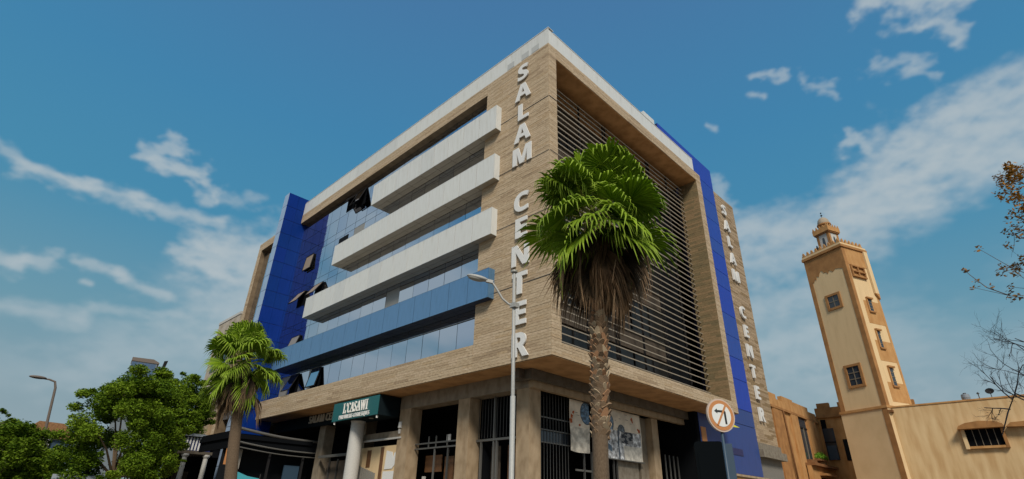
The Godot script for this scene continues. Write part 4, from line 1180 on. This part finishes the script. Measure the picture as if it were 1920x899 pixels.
# ------------------------------------------------------------------ left background
func build_left() -> void:
	var c := thing("entrance_canopy", "low dark terrace canopy with pale edge rails left of the teal sign", "canopy", Vector3(0, 0, 0))
	bx(c, "roof", Vector3(-3.6, 5.15, -27.5), Vector3(1.6, 5.4, -22.05), M.black)
	for q in [[5.75, 5.42, 0.1], [5.0, 4.72, 0.06], [4.72, 4.45, 0.04]]:
		var pts := []
		for i in 9:
			var f := i / 8.0
			pts.append(Vector3(lerpf(-3.45, 2.3, f), lerpf(q[0], q[1], f) - 0.12 * sin(f * PI), -22.0 - 0.15 * f))
		put(c, "edge_rail", tube(pts, q[2], q[2] * 0.8, 6), M.rail)
	bx(c, "fascia", Vector3(-3.5, 4.6, -22.3), Vector3(2.2, 5.45, -22.15), M.black)
	bx(c, "side_fascia", Vector3(-3.5, 4.6, -27.5), Vector3(-3.4, 5.6, -22.15), M.black)
	for q in [-3.3, -1.0, 1.2]:
		bx(c, "post", Vector3(q, 0.1, -22.4), Vector3(q + 0.12, 4.6, -22.28), M.post)
	bx(c, "added_dark_screen", Vector3(-3.4, 0.1, -23.5), Vector3(2.2, 5.1, -23.4), M.dark)  # dark sheet added to stand in for the shade under the canopy
	bx(c, "roller_blind", Vector3(0.2, 2.0, -22.6), Vector3(1.2, 3.9, -22.5), M.cabinet_side)
	var cy := thing("cyan_banner", "small cyan banner hanging in the shade under the canopy", "banner", Vector3(-1.9, 2.0, -22.7))
	put(cy, "cloth", extrude(PackedVector2Array([Vector2(-0.9, 0.0), Vector2(0.75, 0.0), Vector2(0.75, 1.05), Vector2(0.0, 1.15), Vector2(-0.9, 1.45), Vector2(-0.6, 0.7)]), 0.02), M.cyan)
	bx(cy, "pole", Vector3(0.76, -1.9, 0.0), Vector3(0.8, 1.3, 0.03), M.steel)
	var wp := thing("wall_poster", "faded white poster with an orange edge under the canopy beside the palm trunk", "poster", Vector3(-2.9, 3.5, -22.6))
	bx(wp, "sheet", Vector3(-0.25, 0.0, 0.0), Vector3(0.35, 1.1, 0.02), M.pane_grey)
	bx(wp, "orange_edge", Vector3(-0.6, 0.2, 0.0), Vector3(-0.28, 1.1, 0.02), M.orange_trim)
	# small shop porch with pale columns
	var p := thing("shop_porch", "small shop porch with two pale columns and a striped white fascia", "porch", Vector3(-3.0, 0, -29.4))
	for q in [-0.72, 0.62]:
		put(p, "column", lathe([[0.2, 0.1], [0.17, 0.3], [0.15, 4.35], [0.24, 4.5], [0.24, 4.6]], 14), M.plaster_white, Transform3D(Basis(), Vector3(q, 0, 0.1)))
	bx(p, "lower_beam", Vector3(-1.15, 4.6, -2.5), Vector3(0.9, 4.78, 0.3), M.beam_grey)
	bx(p, "fascia", Vector3(-0.95, 4.78, -2.4), Vector3(0.75, 5.7, 0.15), M.navy)
	for i in 6:
		bx(p, "fascia_stripe", Vector3(-0.9 + i * 0.2, 4.82, 0.15), Vector3(-0.8 + i * 0.2, 5.66, 0.18), M.letter)
	bx(p, "cornice", Vector3(-1.1, 5.7, -2.6), Vector3(1.6, 5.86, 0.4), M.van)
	bx(p, "shop_wall", Vector3(-1.1, 0.1, -2.6), Vector3(2.6, 6.0, -2.4), M.dark)
	bx(p, "shop_wall", Vector3(0.75, 4.5, -2.4), Vector3(3.2, 5.6, -0.2), M.black)
	bx(p, "door", Vector3(-0.5, 0.1, -2.4), Vector3(0.5, 3.6, -2.35), M.spandrel)
	# pale buildings past the end of the block
	var e := thing("pale_building", "plain pale building next to the far end of the stone frame", "building", Vector3(0, 0, 0))
	bx(e, "wall", Vector3(0.0, 8.2, -43.0), Vector3(8.0, 17.4, -37.6), M.pale_wall)
	bx(e, "wall", Vector3(-0.3, 0, -40.6), Vector3(8.0, 8.2, -37.3), M.concrete)
	bx(e, "parapet", Vector3(-0.05, 17.4, -43.05), Vector3(8.0, 17.65, -37.55), M.plaster_white)
	for q in [-39.0, -41.4]:
		bx(e, "window", Vector3(-0.02, 12.5, q - 0.6), Vector3(0.0, 14.0, q + 0.6), M.slate_glass)
	# house with orange roof
	var h := thing("tiled_house", "low house with an orange tiled roof behind the left trees", "house", Vector3(-8.7, 0, -56.5))
	bx(h, "wall", Vector3(-0.3, 0, -5.0), Vector3(2.4, 6.9, 0.0), M.house_wall)
	bx(h, "window", Vector3(0.6, 5.2, 0.0), Vector3(2.3, 6.8, 0.04), M.tower_glass)
	bx(h, "pillar", Vector3(-0.25, 0, 0.04), Vector3(-0.05, 6.9, 0.3), M.plaster_white)
	bx(h, "pillar", Vector3(0.5, 0, 0.04), Vector3(0.68, 6.9, 0.3), M.plaster_white)
	put(h, "roof", extrude(PackedVector2Array([Vector2(-1.1, 7.1), Vector2(3.0, 6.85), Vector2(3.0, 7.05), Vector2(1.2, 8.3), Vector2(-0.7, 8.35), Vector2(-1.3, 7.6)]), 5.6), M.roof_tile, Transform3D(Basis(), Vector3(0, 0, -5.2)))
	bx(h, "dark_roof", Vector3(-3.4, 7.3, -5.2), Vector3(-1.1, 8.0, -0.4), M.beam_grey)
	bx(h, "back_wing", Vector3(-3.3, 0, -5.1), Vector3(-1.1, 7.3, -0.5), M.house_wall)
	# far tower block
	var o := thing("far_tower", "distant glass office tower with a brown curved cap above the trees", "tower", Vector3(40.5, 0, -281.5), deg_to_rad(-10))
	bx(o, "shaft", Vector3(-4.6, 0, -8.0), Vector3(5.6, 60.0, 0.0), M.tower_grey)
	for i in 5:
		for k in 4:
			bx(o, "window", Vector3(-4.4 + k * 2.4, 46.0 + i * 2.8, 0.0), Vector3(-2.2 + k * 2.4, 48.4 + i * 2.8, 0.1), M.tower_glass)
	put(o, "roof_cap", extrude(PackedVector2Array([Vector2(-4.8, 60.0), Vector2(6.2, 60.0), Vector2(6.2, 60.6), Vector2(3.6, 61.8), Vector2(-4.8, 61.6)]), 8.6), M.tower_brown, Transform3D(Basis(), Vector3(0, 0, -8.3)))
	var ms := thing("roof_mast", "dark panel antenna beside the distant tower top", "antenna", Vector3(48.3, 0, -279.5))
	put(ms, "mast", tube([Vector3(0, 0, 0), Vector3(0, 57.0, 0)], 0.35, 0.25, 8), M.tower_brown)
	put(ms, "panel", extrude(PackedVector2Array([Vector2(-0.6, 56.5), Vector2(0.6, 56.5), Vector2(1.2, 62.0), Vector2(-0.2, 61.6)]), 0.6), M.post)
	# parked vans
	van("grey delivery van parked under the big leafy tree", Vector3(-9.7, -0.1, -27.6), 1.45, M.van)
	van("blue delivery van parked behind the low bushes on the left", Vector3(-11.6, -0.1, -36.5), 1.5, M.van_blue)
	# trees
	var lo := Color(0.030, 0.078, 0.008)
	var hi := Color(0.185, 0.275, 0.026)
	leafy_tree("broad dense green tree spreading over the grey van", Vector3(-8.3, 0, -25.4), 8.7, 2.9, 61, lo, hi, 2600, 0.08, 0.22)
	leafy_tree("taller back tree with loose crown rising beside the left palm", Vector3(-4.9, 0, -31.0), 9.7, 2.6, 77, lo, hi, 2200, 0.09, 0.62)
	leafy_tree("low round green tree at the far left before the tiled house", Vector3(-12.6, 0, -33.5), 5.7, 2.5, 83, lo * 0.9, hi * 0.85, 2000, 0.09, 0.22)
	leafy_tree("small bushy tree below the far street lamp", Vector3(-10.4, 0, -33.5), 4.5, 1.9, 91, lo, hi, 2200, 0.085, 0.2)
	leafy_tree("bushy tree behind the tiled house at the picture edge", Vector3(-13.2, 0, -52.0), 8.3, 2.6, 95, lo * 0.8, hi * 0.8, 900, 0.13)

func van(label: String, at: Vector3, turn: float, paint: Material) -> void:
	var t := thing("delivery_van", label, "van", at, turn, "vans parked along the side street")
	var prof := PackedVector2Array([Vector2(-2.6, 0.4), Vector2(2.6, 0.4), Vector2(2.62, 1.1), Vector2(2.0, 1.5), Vector2(1.4, 2.6), Vector2(1.2, 2.85), Vector2(-2.5, 2.9), Vector2(-2.62, 2.7)])
	put(t, "body", extrude(prof, 1.9), paint, Transform3D(Basis(), Vector3(0, 0, -0.95)))
	put(t, "windscreen", extrude(PackedVector2Array([Vector2(2.02, 1.55), Vector2(2.06, 1.55), Vector2(1.46, 2.6), Vector2(1.42, 2.6)]), 1.6), M.slate_glass, Transform3D(Basis(), Vector3(0, 0, -0.8)))
	for s in [-0.96, 0.96]:
		bx(t, "side_window", Vector3(0.5, 1.6, s - 0.012), Vector3(1.3, 2.4, s + 0.012), M.slate_glass)
		for q in [-1.6, 1.6]:
			put(t, "wheel", lathe([[0.0, -0.1], [0.36, -0.1], [0.38, 0.0], [0.36, 0.1], [0.0, 0.1]], 18), M.tyre, Transform3D(Basis(Vector3.RIGHT, PI / 2), Vector3(q, 0.38, s * 0.92)))
	for s in [-0.7, 0.7]:
		bx(t, "headlight", Vector3(2.6, 0.85, s - 0.15), Vector3(2.64, 1.08, s + 0.15), M.letter)

# ------------------------------------------------------------------ right edge trees
func build_right_trees() -> void:
	var a := thing("autumn_tree", "tree with sparse brown autumn leaves reaching in from the right edge", "tree", Vector3(-4.05, 0, 15.6))
	var r := RandomNumberGenerator.new()
	r.seed = 17
	put(a, "trunk", tube([Vector3(0, 0, 0.6), Vector3(0.05, 2.0, 0.4), Vector3(0, 3.6, 0.0), Vector3(0, 5.0, -0.55), Vector3(0, 6.0, -0.8), Vector3(0, 7.4, -0.95)], 0.12, 0.02, 10), M.twig_brown)
	var st := st_new()
	var ends := []
	for q in [[4.6, -0.35, Vector3(0.05, 0.6, -0.75), 0.7], [5.0, -0.55, Vector3(-0.1, 0.7, -0.6), 0.6], [5.4, -0.65, Vector3(0.1, 0.8, -0.55), 0.55], [5.8, -0.75, Vector3(-0.1, 0.8, -0.5), 0.5], [6.2, -0.8, Vector3(0.1, 0.9, -0.4), 0.5], [6.5, -0.85, Vector3(0, 0.9, -0.35), 0.45], [5.2, -0.6, Vector3(0.3, 0.9, -0.3), 0.6], [5.6, -0.7, Vector3(-0.3, 0.9, -0.35), 0.6]]:
		twigs(st, Vector3(0, q[0], q[1] - 0.1), q[2], q[3] * 1.15, 0.013, 3, r, ends)
	# the long thin branch that arches out to the left
	for q in [[Vector3(0, 4.35, -0.2), Vector3(0, 4.62, -1.0), Vector3(0.02, 4.82, -1.6), Vector3(0, 5.0, -1.95), Vector3(0, 5.25, -2.35)], [Vector3(0, 4.42, -0.25), Vector3(0, 4.80, -1.0), Vector3(0, 4.93, -1.4), Vector3(0, 5.15, -1.9)], [Vector3(0, 4.82, -1.45), Vector3(0, 5.1, -1.6), Vector3(0, 5.35, -1.75)], [Vector3(0, 5.0, -1.95), Vector3(0, 5.22, -2.2), Vector3(0, 5.5, -2.35), Vector3(0, 5.62, -2.4)], [Vector3(0, 4.7, -1.15), Vector3(0, 5.0, -1.35), Vector3(0, 5.5, -1.8), Vector3(0, 5.95, -2.1)]]:
		tube_into(st, q, 0.009, 0.003, 5)
	put(a, "branches", st.commit(), M.twig_brown)
	var lumps := []
	for e in ends:
		if r.randf() < 0.9:
			lumps.append([e, Vector3.ONE * r.randf_range(0.06, 0.12)])
	for q in [Vector3(0, 5.25, -2.35), Vector3(0, 5.38, -2.3), Vector3(0, 5.22, -2.15), Vector3(0, 5.05, -1.95), Vector3(0, 4.98, -1.85), Vector3(0, 4.95, -1.95), Vector3(0, 5.62, -2.4), Vector3(0, 5.15, -1.9), Vector3(0, 4.75, -1.0), Vector3(0, 5.95, -2.1), Vector3(0, 5.36, -1.75), Vector3(0, 4.6, -0.95)]:
		lumps.append([q, Vector3(0.07, 0.06, 0.07)])
	var o := put(a, "leaves", leaves(lumps, 2600, 0.034, Color(0.15, 0.075, 0.02), Color(0.42, 0.21, 0.05), 5), M.leaf)
	o.set_meta("kind", "stuff")
	var b := thing("bare_tree", "dark leafless tree in front of the mosque wall at the right edge", "tree", Vector3(8.9, 0, 12.3))
	put(b, "limb", tube([Vector3(0.02, 4.2, 1.9), Vector3(0.03, 5.0, 1.2), Vector3(0.03, 5.5, 0.57), Vector3(0.02, 4.9, 0.2), Vector3(0.01, 4.2, -0.16)], 0.045, 0.016, 8), M.twig)
	put(b, "trunk", tube([Vector3(0, 0, 2.3), Vector3(0, 2.5, 2.1), Vector3(0.01, 4.6, 1.8), Vector3(0.03, 6.5, 1.7), Vector3(0.0, 8.0, 1.8)], 0.09, 0.02, 8), M.twig)
	var sb := st_new()
	ends = []
	for q in [[5.3, 0.45, Vector3(0.1, 0.9, -0.5), 0.9], [5.5, 0.57, Vector3(0, 0.8, 0.5), 1.0], [5.0, 0.3, Vector3(0.1, 0.4, -0.7), 0.7], [5.4, 1.6, Vector3(0.1, 0.7, -0.75), 1.3], [6.0, 1.6, Vector3(0, 0.8, -0.6), 1.2], [6.6, 1.6, Vector3(0, 0.9, -0.45), 0.8], [5.2, 0.8, Vector3(-0.1, 0.6, -0.7), 0.8], [6.6, 1.7, Vector3(0, 0.8, -0.5), 0.9]]:
		twigs(sb, Vector3(0.02, q[0], q[1]), q[2], q[3], 0.024, 4, r, ends)
	put(b, "branches", sb.commit(), M.twig)

# ------------------------------------------------------------------ ground
func build_ground() -> void:
	var g := bx(self, "ground", Vector3(-700, -0.5, -700), Vector3(700, -0.02, 700), M.earth)
	g.set_meta("kind", "structure")
	var rd := bx(self, "road", Vector3(-30, -0.02, -200), Vector3(-11.0, -0.01, 200), M.asphalt)
	rd.set_meta("kind", "structure")
	var rd2 := bx(self, "road", Vector3(-11.0, -0.02, 9.0), Vector3(200, -0.012, 21.0), M.asphalt)
	rd2.set_meta("kind", "structure")
	var pv := bx(self, "pavement", Vector3(-11.0, -0.02, -120), Vector3(42.9, 0.1, 9.0), M.paving)
	pv.set_meta("kind", "structure")
	var k := bx(self, "kerb", Vector3(-11.18, -0.02, -120), Vector3(-11.0, 0.11, 9.18), M.kerb)
	k.set_meta("kind", "structure")
	var k2 := bx(self, "kerb", Vector3(-11.0, -0.02, 9.0), Vector3(42.9, 0.11, 9.18), M.kerb)
	k2.set_meta("kind", "structure")
	var st := st_new()
	for i in 20:
		sbox(st, Vector3(-20.6, -0.01, -100 + i * 10), Vector3(-20.45, -0.005, -96 + i * 10))
	var p := put(self, "road_markings", st.commit(), M.paint)
	p.set_meta("kind", "structure")

func _ready() -> void:
	rng.seed = 4
	# camera
	var cam := Camera3D.new()
	cam.name = "camera"
	cam.fov = 48.41
	cam.near = 0.1
	cam.far = 2000.0
	cam.transform = Transform3D(Basis(Vector3(0.69623, 0.02288, 0.71745), Vector3(-0.34223, 0.88916, 0.30376), Vector3(-0.63098, -0.45702, 0.62689)).orthonormalized(), Vector3(-16.051, 1.5, 13.541))
	add_child(cam)
	cam.current = true
	# sky, exposure
	var we := WorldEnvironment.new()
	we.name = "environment"
	var env := Environment.new()
	env.background_mode = Environment.BG_SKY
	env.sky = make_sky()
	env.tonemap_mode = Environment.TONE_MAPPER_LINEAR
	env.tonemap_exposure = EXPOSURE
	env.sdfgi_enabled = true
	env.ssao_enabled = true
	env.ssil_enabled = true
	we.environment = env
	add_child(we)
	# hazy sun, high behind the camera
	var sun := DirectionalLight3D.new()
	sun.name = "sun"
	sun.light_energy = 0.5
	sun.light_angular_distance = 14.0
	sun.light_color = Color(1.0, 0.955, 0.88)
	sun.shadow_enabled = true
	sun.look_at_from_position(Vector3(-0.46, 0.66, 0.56), Vector3.ZERO, Vector3.UP)
	add_child(sun)
	make_materials()
	make_plank_meshes()
	make_palm_meshes()
	build_ground()
	build_center()
	build_minaret()
	build_left()
	build_signs()
	palm("big shaggy fan palm with a skirt of dead leaves before the louvers", Vector3(-6.72, 0.1, 6.80), Vector3(-6.57, 8.05, 7.03), 0.155, 0.168, 3, 0.36, 1.03, 62, 46)
	palm("smaller fan palm with a smooth leaning trunk before the blue fin", Vector3(-7.2, 0.1, -9.9), Vector3(-7.98, 6.95, -10.12), 0.26, 0.18, 8, 0.72, 0.98, 56, 14)
	build_right_trees()
